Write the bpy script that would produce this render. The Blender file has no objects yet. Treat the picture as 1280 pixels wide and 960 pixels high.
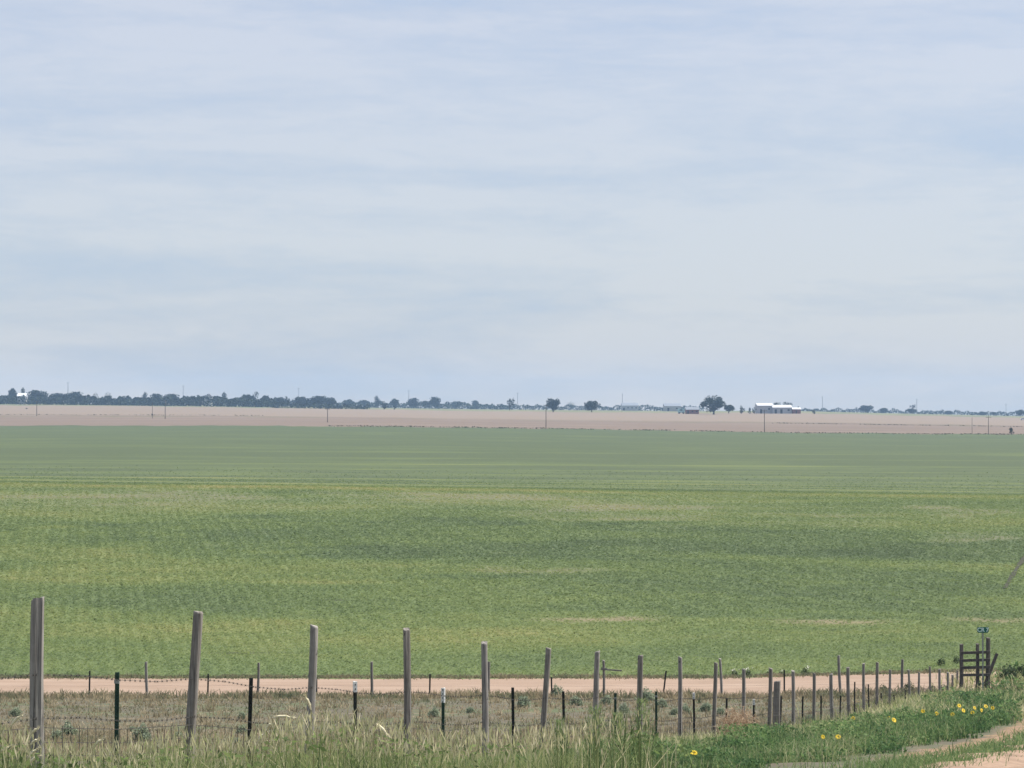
import bpy, bmesh, math, random
import numpy as np
from mathutils import Vector, Matrix

random.seed(7)
R = np.random.default_rng(11)
sc = bpy.context.scene
COL = sc.collection
F = 2700.0          # focal length in pixels of the 1280 px wide photograph
HZ = 500.0          # row of the true horizon

# ------------------------------------------------------------------ terrain
def vi(xs, vs):
    return lambda x: np.interp(x, xs, vs)
v_green = vi([0, 300, 500, 700, 1000, 1280], [533, 531.5, 533, 536.5, 541, 543])
v_brown = vi([0, 250, 400, 620, 850, 1000, 1100, 1280], [506.5, 509, 511, 514, 516, 516, 518.5, 522.5])
def zc(c):
    return lambda x: np.full_like(x, c)
def zv(f, Y):
    return lambda x: -(f(x) - HZ) / F * Y
RINGS = [(-80, zc(-0.9)), (-20, zc(-1.25)), (0, zc(-1.65)), (10, zc(-2.35)), (20, zc(-3.6)), (30, zc(-5.1)), (43, zc(-6.95)),
         (58, zc(-8.9)), (79, zc(-11.05)), (88, zc(-12.15)),
         (90.5, lambda x: np.interp(x, [900, 1250], [-12.38, -12.1])), (96.5, lambda x: np.interp(x, [900, 1250], [-12.42, -12.1])),
         (99, lambda x: np.interp(x, [900, 1250], [-12.45, -12.2])),
         (120, zc(-12.9)), (150, zc(-12.4)), (200, zc(-10.75)),
         (235, zv(vi([0, 1280], [605.5, 621]), 235)), (300, zv(vi([0, 1280], [596, 607]), 300)),
         (450, zv(vi([0, 1280], [563, 573]), 450)), (850, zv(v_green, 850)),
         (1200, zv(lambda x: (v_green(x) * .45 + v_brown(x) * .55), 1200)), (1700, zv(v_brown, 1700)),
         (2700, zv(lambda x: v_brown(x) - 2.2, 2700)), (3600, zv(lambda x: v_brown(x) - 2.6, 3600))]
RY = np.array([r[0] for r in RINGS], float)

def ground_z(X, Y):
    X = np.atleast_1d(np.asarray(X, float)); Y = np.atleast_1d(np.asarray(Y, float))
    X, Y = np.broadcast_arrays(X, Y)
    sh = X.shape; X = X.ravel(); Y = Y.ravel()
    u = np.clip(X / np.maximum(Y, 60.0), -.27, .27)
    px = 640 + F * u
    out = np.empty_like(Y)
    k = np.clip(np.searchsorted(RY, Y, side='right') - 1, 0, len(RY) - 2)
    for i in np.unique(k):
        m = k == i
        x = px[m]
        z = {j: RINGS[j][1](x) for j in range(max(0, i - 1), min(len(RY), i + 3))}
        def slope(j):
            return (z[j + 1] - z[j]) / (RY[j + 1] - RY[j])
        def tang(j):
            if j == 0: return slope(0)
            if j == len(RY) - 1: return slope(j - 1)
            a, b = slope(j - 1), slope(j); h0, h1 = RY[j] - RY[j - 1], RY[j + 1] - RY[j]
            t = (a * h1 + b * h0) / (h0 + h1)
            return t
        h = RY[i + 1] - RY[i]; t = (Y[m] - RY[i]) / h
        a, b = tang(i), tang(i + 1)
        out[m] = ((2*t**3 - 3*t**2 + 1) * z[i] + (t**3 - 2*t**2 + t) * h * a + (-2*t**3 + 3*t**2) * z[i + 1] + (t**3 - t**2) * h * b)
    near = np.clip((70 - Y) / 50, 0, 1)
    out += near * .05 * np.sin(X * 1.7 + Y * .6) * np.sin(Y * 1.1 - X * .4)
    return out.reshape(sh)
def gz(x, y):
    return float(ground_z(x, y)[0])

def at_row(x, v, h=0.0, lo=12.0, hi=98.0):
    """ground point whose height-h point shows at photo pixel (x, v)"""
    ys = np.linspace(lo, hi, 4000)
    vv = HZ - (ground_z((x - 640) / F * ys, ys) + h) / ys * F
    j = int(np.argmin(np.abs(vv - v)))
    return (x - 640) / F * ys[j], float(ys[j])
def at_Y(x, Y):
    X = (x - 640) / F * Y
    return X, Y, gz(X, Y)
def z_of(v, Y):
    return -(v - HZ) / F * Y

# value noise
_T = R.random((256, 256))
def vnoise(x, y):
    xi = np.floor(x).astype(int); yi = np.floor(y).astype(int)
    fx = x - xi; fy = y - yi
    fx = fx * fx * (3 - 2 * fx); fy = fy * fy * (3 - 2 * fy)
    g = lambda a, b: _T[a & 255, b & 255]
    return (g(xi, yi) * (1 - fx) + g(xi + 1, yi) * fx) * (1 - fy) + (g(xi, yi + 1) * (1 - fx) + g(xi + 1, yi + 1) * fx) * fy
def fbm(x, y, n=3):
    s = 0; a = .5
    for i in range(n):
        s = s + a * vnoise(x * 2**i + 17 * i, y * 2**i + 31 * i); a *= .5
    return s / (1 - .5**n)

# ------------------------------------------------------------------ materials
def new_mat(name):
    m = bpy.data.materials.new(name); m.use_nodes = True
    nt = m.node_tree
    for n in list(nt.nodes): nt.nodes.remove(n)
    out = nt.nodes.new('ShaderNodeOutputMaterial')
    return m, nt, out
def ramp(nt, stops, fac):
    r = nt.nodes.new('ShaderNodeValToRGB')
    while len(r.color_ramp.elements) < len(stops): r.color_ramp.elements.new(.5)
    for e, (p, c) in zip(r.color_ramp.elements, stops):
        e.position = p; e.color = (*c, 1)
    nt.links.new(fac, r.inputs[0]); return r.outputs[0]
def noise(nt, scale, detail=4, vec=None, rough=.55, mapping=None, dist=0):
    n = nt.nodes.new('ShaderNodeTexNoise'); n.inputs['Scale'].default_value = scale
    n.inputs['Detail'].default_value = detail; n.inputs['Roughness'].default_value = rough
    n.inputs['Distortion'].default_value = dist
    if vec is None:
        vec = nt.nodes.new('ShaderNodeTexCoord').outputs['Object']
    if mapping is not None:
        mp = nt.nodes.new('ShaderNodeMapping')
        mp.inputs['Scale'].default_value = mapping[0]
        mp.inputs['Rotation'].default_value = mapping[1]
        nt.links.new(vec, mp.inputs[0]); vec = mp.outputs[0]
    nt.links.new(vec, n.inputs['Vector']); return n.outputs['Fac']
def mix(nt, a, b, fac, mode='MIX'):
    n = nt.nodes.new('ShaderNodeMix'); n.data_type = 'RGBA'; n.blend_type = mode
    for sock, v in ((n.inputs[6], a), (n.inputs[7], b)):
        if isinstance(v, tuple): sock.default_value = (*v, 1)
        else: nt.links.new(v, sock)
    if isinstance(fac, (int, float)): n.inputs[0].default_value = fac
    else: nt.links.new(fac, n.inputs[0])
    return n.outputs[2]
def math_n(nt, op, a, b=None, clamp=False):
    n = nt.nodes.new('ShaderNodeMath'); n.operation = op; n.use_clamp = clamp
    for s, v in zip(n.inputs, (a, b)):
        if v is None: continue
        if isinstance(v, (int, float)): s.default_value = v
        else: nt.links.new(v, s)
    return n.outputs[0]
def maprange(nt, v, a, b, c=0., d=1.):
    n = nt.nodes.new('ShaderNodeMapRange'); nt.links.new(v, n.inputs[0])
    for i, x in enumerate((a, b, c, d)): n.inputs[i + 1].default_value = x
    return n.outputs[0]
def attr(nt, name):
    n = nt.nodes.new('ShaderNodeAttribute'); n.attribute_name = name; return n.outputs['Fac']
def surf(nt, out, col, rough=.9, bump=None, strength=.5, dist=.05, transl=0., metal=0., spec=.25):
    p = nt.nodes.new('ShaderNodeBsdfPrincipled')
    if isinstance(col, tuple): p.inputs['Base Color'].default_value = (*col, 1)
    else: nt.links.new(col, p.inputs['Base Color'])
    p.inputs['Roughness'].default_value = rough; p.inputs['Metallic'].default_value = metal
    p.inputs['Specular IOR Level'].default_value = spec
    if bump is not None:
        b = nt.nodes.new('ShaderNodeBump'); b.inputs['Strength'].default_value = strength; b.inputs['Distance'].default_value = dist
        nt.links.new(bump, b.inputs['Height']); nt.links.new(b.outputs[0], p.inputs['Normal'])
    sh = p.outputs[0]
    if transl:
        t = nt.nodes.new('ShaderNodeBsdfTranslucent')
        if isinstance(col, tuple): t.inputs[0].default_value = (*col, 1)
        else: nt.links.new(col, t.inputs[0])
        m = nt.nodes.new('ShaderNodeMixShader'); m.inputs[0].default_value = transl
        nt.links.new(sh, m.inputs[1]); nt.links.new(t.outputs[0], m.inputs[2]); sh = m.outputs[0]
    nt.links.new(sh, out.inputs['Surface'])
def leaf_mat(name, stops, transl=.3, rough=.7):
    """stops over the per-leaf attribute tint"""
    m, nt, out = new_mat(name)
    surf(nt, out, ramp(nt, stops, attr(nt, 'tint')), rough, transl=transl, spec=.15)
    return m
def plain_mat(name, c, rough=.8, var=.25, scale=3., metal=0., bump=0.):
    m, nt, out = new_mat(name)
    n = noise(nt, scale, 5)
    lo = tuple(x * (1 - var) for x in c); hi = tuple(min(1, x * (1 + var)) for x in c)
    surf(nt, out, ramp(nt, [(.3, lo), (.7, hi)], n), rough, metal=metal, bump=n if bump else None, strength=bump, dist=.02)
    return m

# ------------------------------------------------------------------ mesh helpers
def link(o, parent=None):
    COL.objects.link(o)
    if parent is not None: o.parent = parent
    return o
def np_mesh(name, V, Q, mat, parent=None, tint=None, extra=None, smooth=False, loc=None):
    me = bpy.data.meshes.new(name)
    V = np.ascontiguousarray(V, np.float32); Q = np.ascontiguousarray(Q, np.int32)
    k = Q.shape[1]
    me.vertices.add(len(V)); me.vertices.foreach_set('co', V.ravel())
    me.loops.add(Q.size); me.loops.foreach_set('vertex_index', Q.ravel())
    me.polygons.add(len(Q)); me.polygons.foreach_set('loop_start', np.arange(0, Q.size, k, dtype=np.int32))
    me.polygons.foreach_set('loop_total', np.full(len(Q), k, np.int32))
    me.update(calc_edges=True)
    at = dict(extra or {})
    if tint is not None: at['tint'] = tint
    for an, arr in at.items():
        a = me.attributes.new(an, 'FLOAT', 'POINT'); a.data.foreach_set('value', np.ascontiguousarray(arr, np.float32))
    if smooth: me.polygons.foreach_set('use_smooth', np.ones(len(Q), bool))
    me.materials.append(mat)
    o = bpy.data.objects.new(name, me)
    if loc is not None: o.location = loc
    return link(o, parent)
def bm_obj(name, bm, mat, parent=None, smooth=False):
    me = bpy.data.meshes.new(name)
    bmesh.ops.recalc_face_normals(bm, faces=bm.faces)
    bm.to_mesh(me); bm.free()
    if smooth:
        for p in me.polygons: p.use_smooth = len(p.vertices) == 4
    me.materials.append(mat)
    return link(bpy.data.objects.new(name, me), parent)
def tag(o, label=None, cat=None, group=None, kind=None):
    if label: o['label'] = label
    if cat: o['category'] = cat
    if group: o['group'] = group
    if kind: o['kind'] = kind
    return o
def thing(name, label, cat, loc=(0, 0, 0), rz=0., group=None):
    o = bpy.data.objects.new(name, None); o.empty_display_size = .3
    o.location = loc; o.rotation_euler = (0, 0, rz)
    link(o); return tag(o, label, cat, group)
def children(o): return [c for c in list(COL.objects) if c.parent == o]
KIDS = {}
def dup(root, loc, rz=0., scale=None, label=None, group=None):
    c = root.copy(); COL.objects.link(c); c.location = loc; c.rotation_euler = (0, 0, rz)
    if scale is not None: c.scale = scale
    if label: c['label'] = label
    if group: c['group'] = group
    for ch in root.children:
        d = ch.copy(); COL.objects.link(d); d.parent = c
        for g in ch.children:
            e = g.copy(); COL.objects.link(e); e.parent = d
    return c
def box(bm, c, s, rz=0., rx=0., ry=0.):
    M = Matrix.Translation(c) @ Matrix.Rotation(rz, 4, 'Z') @ Matrix.Rotation(ry, 4, 'Y') @ Matrix.Rotation(rx, 4, 'X') @ Matrix.Diagonal((*s, 1))
    return bmesh.ops.create_cube(bm, size=1, matrix=M)['verts']
def tube(bm, pts, radii, seg=8, cap=True):
    pts = [Vector(p) for p in pts]; rings = []
    for i, p in enumerate(pts):
        d = (pts[min(i + 1, len(pts) - 1)] - pts[max(i - 1, 0)]).normalized()
        a = d.cross(Vector((0, 1, 0.013))); a = a.normalized() if a.length > 1e-4 else Vector((1, 0, 0))
        b = d.cross(a).normalized(); r = radii[i] if hasattr(radii, '__len__') else radii
        rings.append([bm.verts.new(p + (a * math.cos(2 * math.pi * k / seg) + b * math.sin(2 * math.pi * k / seg)) * r) for k in range(seg)])
    for r0, r1 in zip(rings, rings[1:]):
        for k in range(seg): bm.faces.new((r0[k], r0[(k + 1) % seg], r1[(k + 1) % seg], r1[k]))
    if cap:
        bm.faces.new(rings[0][::-1]); bm.faces.new(rings[-1])

# ------------------------------------------------------------------ camera, light, sky
cam = bpy.data.cameras.new('camera'); cam.lens = F / 1280 * 36; cam.sensor_width = 36
cam.clip_start = .2; cam.clip_end = 40000
co = link(bpy.data.objects.new('camera', cam))
co.location = (0, 0, 0); co.rotation_euler = (math.radians(90) + math.atan((HZ - 480) / F), 0, 0)
sc.camera = co
SUN_EL, SUN_AZ = math.radians(56), math.radians(72)    # azimuth clockwise from +Y
sd = Vector((math.sin(SUN_AZ) * math.cos(SUN_EL), math.cos(SUN_AZ) * math.cos(SUN_EL), math.sin(SUN_EL)))
sun = bpy.data.lights.new('sun', 'SUN'); sun.energy = 3.2; sun.angle = math.radians(2.0); sun.color = (1, .955, .88)
so = link(bpy.data.objects.new('sun', sun)); so.rotation_euler = (-sd).to_track_quat('-Z', 'Y').to_euler()

w = bpy.data.worlds.new('World'); sc.world = w; w.use_nodes = True
nt = w.node_tree
for n in list(nt.nodes): nt.nodes.remove(n)
wo = nt.nodes.new('ShaderNodeOutputWorld'); bg = nt.nodes.new('ShaderNodeBackground'); bg.inputs[1].default_value = .079
nt.links.new(bg.outputs[0], wo.inputs[0])
sky = nt.nodes.new('ShaderNodeTexSky'); sky.sky_type = 'NISHITA'; sky.sun_disc = False
sky.sun_elevation = SUN_EL; sky.sun_rotation = SUN_AZ
tc = nt.nodes.new('ShaderNodeTexCoord').outputs['Generated']
sep = nt.nodes.new('ShaderNodeSeparateXYZ'); nt.links.new(tc, sep.inputs[0])
zc_ = math_n(nt, 'MAXIMUM', sep.outputs[2], .012)
cmb = nt.nodes.new('ShaderNodeCombineXYZ')
nt.links.new(sep.outputs[0], cmb.inputs[0]); nt.links.new(sep.outputs[1], cmb.inputs[1]); nt.links.new(zc_, cmb.inputs[2])
nt.links.new(cmb.outputs[0], sky.inputs[0])
SKO = (6*1.37, 6*.77, 6*2.13)
n1 = noise(nt, 1.0, 6, tc, .55, ((3.4, 3.4, 24), (0, math.radians(-1.2), 0)), .5)
n1.node.inputs['Vector'].links[0].from_node.inputs['Location'].default_value = SKO
n2 = noise(nt, 1.0, 7, tc, .62, ((12, 12, 60), (0, math.radians(2.0), 0)), 1.2)
n3 = noise(nt, 1.0, 8, tc, .66, ((42, 42, 160), (0, 0, 0)), .5)
cl = math_n(nt, 'ADD', math_n(nt, 'MULTIPLY', n1, .72), math_n(nt, 'ADD', math_n(nt, 'MULTIPLY', n2, .21), math_n(nt, 'MULTIPLY', n3, .15)))
CLOUD = [(.42, (2.62, 3.07, 3.84)), (.505, (2.94, 3.26, 3.85)), (.60, (3.36, 3.55, 3.97))]
ccol = ramp(nt, CLOUD, cl)
for e in ccol.node.color_ramp.elements: pass
hz = maprange(nt, sep.outputs[2], .0, .16)
shade = ramp(nt, [(0, (1.05, .96, .86)), (.10, (.955, .945, .925)), (.45, (.975, .975, .965)), (1, (1.0, 1.0, 1.02))], hz)
ccol = mix(nt, ccol, shade, 1.0, 'MULTIPLY')
nt.links.new(mix(nt, sky.outputs[0], ccol, .86), bg.inputs[0])

# haze: the air itself, one even volume round the camera and the ground
bm = bmesh.new(); box(bm, (0, 1660, 6), (3400, 3600, 60))
hm, hnt, hout = new_mat('haze_air')
pv = hnt.nodes.new('ShaderNodeVolumePrincipled')
pv.inputs['Color'].default_value = (.44, .66, 1.0, 1); pv.inputs['Density'].default_value = .000125
pv.inputs['Anisotropy'].default_value = 0.0
hnt.links.new(pv.outputs[0], hout.inputs['Volume'])
tag(bm_obj('haze', bm, hm), kind='stuff')

# ------------------------------------------------------------------ ground patches
NU = 361
def half(Y): return .36 * np.maximum(Y, 0) + 60
def edge(Y, amp, fr, ph):
    return lambda u: Y + amp * (np.sin(u * fr + ph) + .6 * np.sin(u * fr * 2.7 + ph * 2) + .4 * np.sin(u * fr * 7.1))
E_ROAD0 = lambda u: 90.4 + .1 * np.sin(u * 21) + .9 * (fbm(u * 90, u * 0, 3) - .5); E_ROAD1 = lambda u: 96.5 + .1 * np.sin(u * 17) + .8 * (fbm(u * 80 + 7, u * 0, 3) - .5)
E_GREEN = lambda u: 850 + 9 * np.sin(u * 9 + .5) + 46 * (fbm(u * 40 + 9, u * 0, 4) - .5); E_BROWN = lambda u: 1700 + 20 * np.sin(u * 6 + 3) + 160 * (fbm(u * 30 + 3, u * 0, 4) - .5)
def patch(name, e0, e1, ny, mat, geo=True, extra=None):
    s = np.linspace(-1, 1, NU)
    u = np.sign(s) * np.abs(s) ** 1.15
    t = np.linspace(0, 1, ny)[:, None]
    a, b = e0(u)[None, :], e1(u)[None, :]
    Y = a * (b / a) ** t if geo else a + (b - a) * t
    X = u[None, :] * half(Y)
    Z = ground_z(X, Y)
    V = np.stack([X.ravel(), Y.ravel(), Z.ravel()], 1)
    i = (np.arange(ny - 1)[:, None] * NU + np.arange(NU - 1)[None, :]).ravel()
    Q = np.stack([i, i + 1, i + NU + 1, i + NU], 1)
    ex = extra(X.ravel(), Y.ravel()) if extra else None
    return tag(np_mesh(name, V, Q, mat, extra=ex, smooth=True), kind='structure')
kc = lambda c: (lambda u: np.full_like(u, c))

# patches of dry, yellow and lush growth in the crop, as places in the field
def field_spots(lst):
    out = []
    for x, v, rx, rv in lst:
        X, Y = at_row(x, v, 0, 97, 245); _, Y2 = at_row(x, v - rv, 0, 97, 245); _, Y1 = at_row(x, v + rv, 0, 97, 245)
        out.append((X, Y, rx * Y / F, max(1.0, (Y2 - Y1) / 2)))
    return out
DRY = field_spots([(760, 640, 120, 9), (1010, 652, 150, 9), (705, 773, 75, 3), (1035, 776, 70, 3), (640, 712, 80, 4), (1190, 640, 70, 10),
                   (180, 622, 170, 8), (1230, 776, 60, 4), (560, 618, 200, 4), (1230, 672, 60, 8)])
YEL = field_spots([(70, 720, 130, 16), (170, 690, 120, 10), (280, 665, 90, 6), (590, 790, 200, 14), (1120, 800, 200, 12), (450, 725, 160, 10), (60, 660, 120, 8), (250, 780, 160, 10)])
LUSH = field_spots([(540, 652, 100, 9), (720, 690, 220, 16), (1000, 735, 260, 13), (860, 769, 160, 4), (1060, 770, 110, 4), (300, 652, 170, 6), (1090, 690, 120, 12), (480, 690, 140, 9), (1170, 720, 110, 12), (820, 655, 60, 6)])
def spots(X, Y, L):
    s = np.zeros_like(X)
    wx = (fbm(X / 9, Y / 9, 3) - .5) * 22; wy = (fbm(X / 12 + 50, Y / 4, 3) - .5) * 22
    for a, b, rx, ry in L:
        d = ((X + wx - a) / rx) ** 2 + ((Y + wy * np.minimum(1, ry / 8) - b) / ry) ** 2
        s = np.maximum(s, np.clip(1.2 - d, 0, 1) * np.clip(2.2 * fbm(X / 7 + a, Y / 3.5, 3) - .35, 0, 1))
    return s
HOLLOW = field_spots([(820, 692, 430, 46), (1040, 655, 260, 22), (250, 668, 220, 16)]); SLOPE = field_spots([(500, 800, 620, 34), (90, 720, 160, 40), (1000, 632, 330, 12)])
def crop_tint(X, Y):
    """0 lush dark green .. 1 yellow green; and dryness"""
    Yw = Y + 7 * np.sin(X / 30 + .5) + 4 * np.sin(X / 11 + Y / 40)
    t = .50 + .66 * (fbm(X / 22, Yw / 8, 3) - .5) + .16 * (fbm(X / 2.5, Y / 2.2, 2) - .5)
    t = t + .20 * spots(X, Y, YEL) - .26 * spots(X, Y, LUSH)
    far = np.clip((Y - 226) / 210, 0, 1) ** .75; fl = np.clip((Y - 232) / 18, 0, 1)
    rl = X * .981 + Y * .1946
    t = t + .06 * np.cos(2 * np.pi * rl / 1.62) * np.clip(2.6 * fbm(X / 18 + 70, Y / 14, 2) - .8, 0, 1) * (1 - far)
    vv = 29700 / Y; st = fbm(X / 300 + vv * .03, vv / 2.4 + X / 900, 3) - .5
    t = t + far * (st * 1.15 * np.clip((600 - Y) / 250, .2, 1) - .46)
    ph = 2 * np.pi * (vv + 5 * (fbm(X / 500 + 3, vv / 30, 2) - .5) + X / 60) / 7.0
    t = t + fl * np.clip((vv - 48) / 12, 0, 1) * (.46 * np.maximum(np.cos(ph), 0) ** 4 - .42 * np.maximum(np.cos(ph * 1.37 + 1.3), 0) ** 8) * np.clip(2.6 * fbm(X / 45, vv / 4, 3) - .55, 0, 1)
    for L, am in ((HOLLOW, -.17), (SLOPE, .11)):
        for a, b, rx, ry in L:
            t = t + am * np.exp(-((X - a) / rx) ** 2 - ((Yw - b) / ry) ** 2) * (.6 + .8 * fbm(X / 12 + b, Yw / 6, 2))
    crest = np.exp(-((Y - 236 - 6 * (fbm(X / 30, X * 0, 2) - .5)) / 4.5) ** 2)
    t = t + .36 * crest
    dry = np.clip(spots(X, Y, DRY) * (.35 + .9 * fbm(X / 5, Y / 4, 3)) + .5 * np.clip(fbm(X / 6 + 9, Y / 3, 3) - .66, 0, 1) * 2, 0, 1) * (1 - .7 * far)
    dry = np.clip(dry + .75 * np.exp(-((Y - 219) / 13) ** 2) * np.clip(1.8 * fbm(X / 25, Y / 8, 3) - .45, 0, 1), 0, 1)
    return np.clip(t, 0, 1), dry
BARE = field_spots([(745, 774, 80, 2.4), (1035, 777, 85, 2.8), (1228, 775, 50, 2.0)])
def bare_soil(X, Y):
    s = np.zeros_like(X); wx = (fbm(X / 3, Y / 3, 3) - .5) * 4; wy = (fbm(X / 2.2 + 5, Y / 1.5, 3) - .5) * 3
    for a, b, rx, ry in BARE:
        s = np.maximum(s, np.clip(1.3 - np.sqrt(((X + wx - a) / rx) ** 2 + ((Y + wy - b) / ry) ** 2), 0, 1))
    return np.clip(s * 1.3, 0, 1)
def crop_extra(X, Y):
    t, d = crop_tint(X, Y); return {'tint': t, 'dry': d, 'bare': bare_soil(X, Y)}

CROP = [(0., (.076, .106, .050)), (.28, (.099, .136, .057)), (.52, (.128, .168, .060)), (.76, (.172, .196, .070)), (1., (.240, .222, .095))]
m_crop_ground, nt, out = new_mat('crop_field_ground')
nz = noise(nt, 1.6, 6, mapping=((1, .6, 1), (0, 0, 0)))
nf = noise(nt, 1.0, 4, mapping=((.01, .16, 1), (0, 0, math.radians(1.5))))
tt = math_n(nt, 'ADD', attr(nt, 'tint'), math_n(nt, 'MULTIPLY', math_n(nt, 'SUBTRACT', nz, .5), .35))
tt = math_n(nt, 'ADD', tt, math_n(nt, 'MULTIPLY', math_n(nt, 'SUBTRACT', nf, .5), .22))
c = ramp(nt, [(p, tuple(x * .86 for x in cc)) for p, cc in CROP], tt)
nfine = noise(nt, 3.2, 3, mapping=((1, .55, 1), (0, 0, 0)))
c = mix(nt, c, (.135, .130, .082), math_n(nt, 'MULTIPLY', attr(nt, 'dry'), maprange(nt, nz, .3, .6, .4, 1.)))
c = mix(nt, c, (.06, .085, .04), maprange(nt, nfine, .58, .72, 0, .4))
c = mix(nt, c, (.19, .20, .085), maprange(nt, nfine, .42, .30, 0, .4))
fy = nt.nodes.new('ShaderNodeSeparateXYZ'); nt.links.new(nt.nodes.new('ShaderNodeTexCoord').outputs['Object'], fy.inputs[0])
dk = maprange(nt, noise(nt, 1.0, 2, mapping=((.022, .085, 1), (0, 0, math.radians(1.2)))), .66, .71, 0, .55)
c = mix(nt, c, mix(nt, c, (.88, .84, .77), 1.0, 'MULTIPLY'), maprange(nt, fy.outputs[1], 226, 246))  # missing leaf shade put into the colour past the crest, warmed against haze
c = mix(nt, c, (.05, .07, .04), math_n(nt, 'MULTIPLY', dk, maprange(nt, fy.outputs[1], 215, 260)))
c = mix(nt, c, (.19, .15, .095), math_n(nt, 'MULTIPLY', attr(nt, 'bare'), .75))
rill = maprange(nt, noise(nt, 1.0, 3, mapping=((.10, .55, 1), (0, 0, math.radians(-3)))), .69, .74, 0, .75)
c = mix(nt, c, (.055, .06, .04), rill)
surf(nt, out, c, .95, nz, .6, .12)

m_past, nt, out = new_mat('pasture_ground')
tcs = nt.nodes.new('ShaderNodeTexCoord').outputs['Object']
sp = nt.nodes.new('ShaderNodeSeparateXYZ'); nt.links.new(tcs, sp.inputs[0])
na, nb, nd = noise(nt, .35, 5), noise(nt, 3.2, 6), noise(nt, 14, 4)
grass = ramp(nt, [(.3, (.072, .064, .044)), (.48, (.108, .092, .066)), (.6, (.085, .085, .055)), (.75, (.14, .12, .09))], nb)
grass = mix(nt, grass, (.085, .105, .05), maprange(nt, na, .46, .62, 0, .85))
nl = noise(nt, .9, 5)
grass = mix(nt, grass, (.185, .145, .105), maprange(nt, nl, .56, .68, 0, .8))
offs = math_n(nt, 'SUBTRACT', math_n(nt, 'MULTIPLY', sp.outputs[1], .3185), sp.outputs[0])
offn = math_n(nt, 'ADD', offs, math_n(nt, 'MULTIPLY', math_n(nt, 'SUBTRACT', noise(nt, 1.1, 6, rough=.7), .5), 2.0))
bare = math_n(nt, 'SUBTRACT', 1.0, math_n(nt, 'DIVIDE', math_n(nt, 'ABSOLUTE', math_n(nt, 'SUBTRACT', offn, 5.0)), .6), True)
bare = math_n(nt, 'MULTIPLY', math_n(nt, 'MULTIPLY', maprange(nt, bare, .05, .5, 0, .9), maprange(nt, sp.outputs[1], 33, 40)), maprange(nt, noise(nt, 2.2, 5), .36, .5, .35, 1))
soil = ramp(nt, [(.35, (.19, .112, .066)), (.65, (.33, .215, .138))], nd)
surf(nt, out, mix(nt, grass, soil, bare), .95, nd, .5, .05)

m_road, nt, out = new_mat('gravel_surface')
nr, nb = noise(nt, 25, 5), noise(nt, 1.0, 4, mapping=((.12, 1.6, 1), (0, 0, 0)))
c = ramp(nt, [(.3, (.225, .158, .115)), (.7, (.30, .217, .162))], nr)
c = mix(nt, c, (.335, .25, .192), maprange(nt, nb, .45, .7, 0, .7))
nd_ = noise(nt, .5, 5)
c = mix(nt, c, (.23, .165, .12), maprange(nt, nd_, .5, .7, 0, .6))
surf(nt, out, c, .95, nr, .3, .02)
m_track, nt, out = new_mat('dirt_surface')
nr, nb, ng = noise(nt, 18, 6), noise(nt, 1.0, 4, mapping=((2.2, .2, 1), (0, 0, -.31))), noise(nt, 3, 5)
c = ramp(nt, [(.3, (.23, .155, .105)), (.7, (.36, .25, .178))], nr)
c = mix(nt, c, (.15, .10, .068), maprange(nt, nb, .5, .75, 0, .8))
surf(nt, out, c, .95, ng, .6, .08)

m_fallow, nt, out = new_mat('ploughed_soil')
tcs = nt.nodes.new('ShaderNodeTexCoord').outputs['Object']
sp = nt.nodes.new('ShaderNodeSeparateXYZ'); nt.links.new(tcs, sp.inputs[0])
n1, n2 = noise(nt, 1.0, 5, mapping=((.006, .05, 1), (0, 0, .03))), noise(nt, .05, 4)
c = ramp(nt, [(.3, (.132, .096, .073)), (.55, (.158, .117, .088)), (.75, (.185, .14, .106))], n1)
far = maprange(nt, math_n(nt, 'ADD', sp.outputs[1], math_n(nt, 'MULTIPLY', n2, 120)), 1225, 1265)
c = mix(nt, c, (.215, .168, .125), math_n(nt, 'MULTIPLY', far, .65))
line = math_n(nt, 'LESS_THAN', math_n(nt, 'ABSOLUTE', math_n(nt, 'SUBTRACT', math_n(nt, 'ADD', sp.outputs[1], math_n(nt, 'MULTIPLY', n2, 120)), 1215)), 22)
c = mix(nt, c, (.12, .105, .06), math_n(nt, 'MULTIPLY', line, maprange(nt, noise(nt, .02, 3), .45, .62, 0, .9)))
surf(nt, out, c, .95)
m_far, nt, out = new_mat('far_grassland')
n1 = noise(nt, 1.0, 4, mapping=((.002, .012, 1), (0, 0, .05)))
surf(nt, out, ramp(nt, [(.35, (.085, .105, .055)), (.5, (.17, .16, .085)), (.65, (.10, .12, .06)), (.8, (.26, .20, .13))], n1), .95)

patch('pasture', kc(-80.), E_ROAD0, 200, m_past, geo=False)
patch('gravel_road', E_ROAD0, E_ROAD1, 10, m_road)
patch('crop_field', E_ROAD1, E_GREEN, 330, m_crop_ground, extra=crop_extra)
patch('fallow_field', E_GREEN, E_BROWN, 70, m_fallow)
patch('far_plain', E_BROWN, kc(3400.), 50, m_far)

def off_x(Y, off): return .3185 * Y - off
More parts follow.
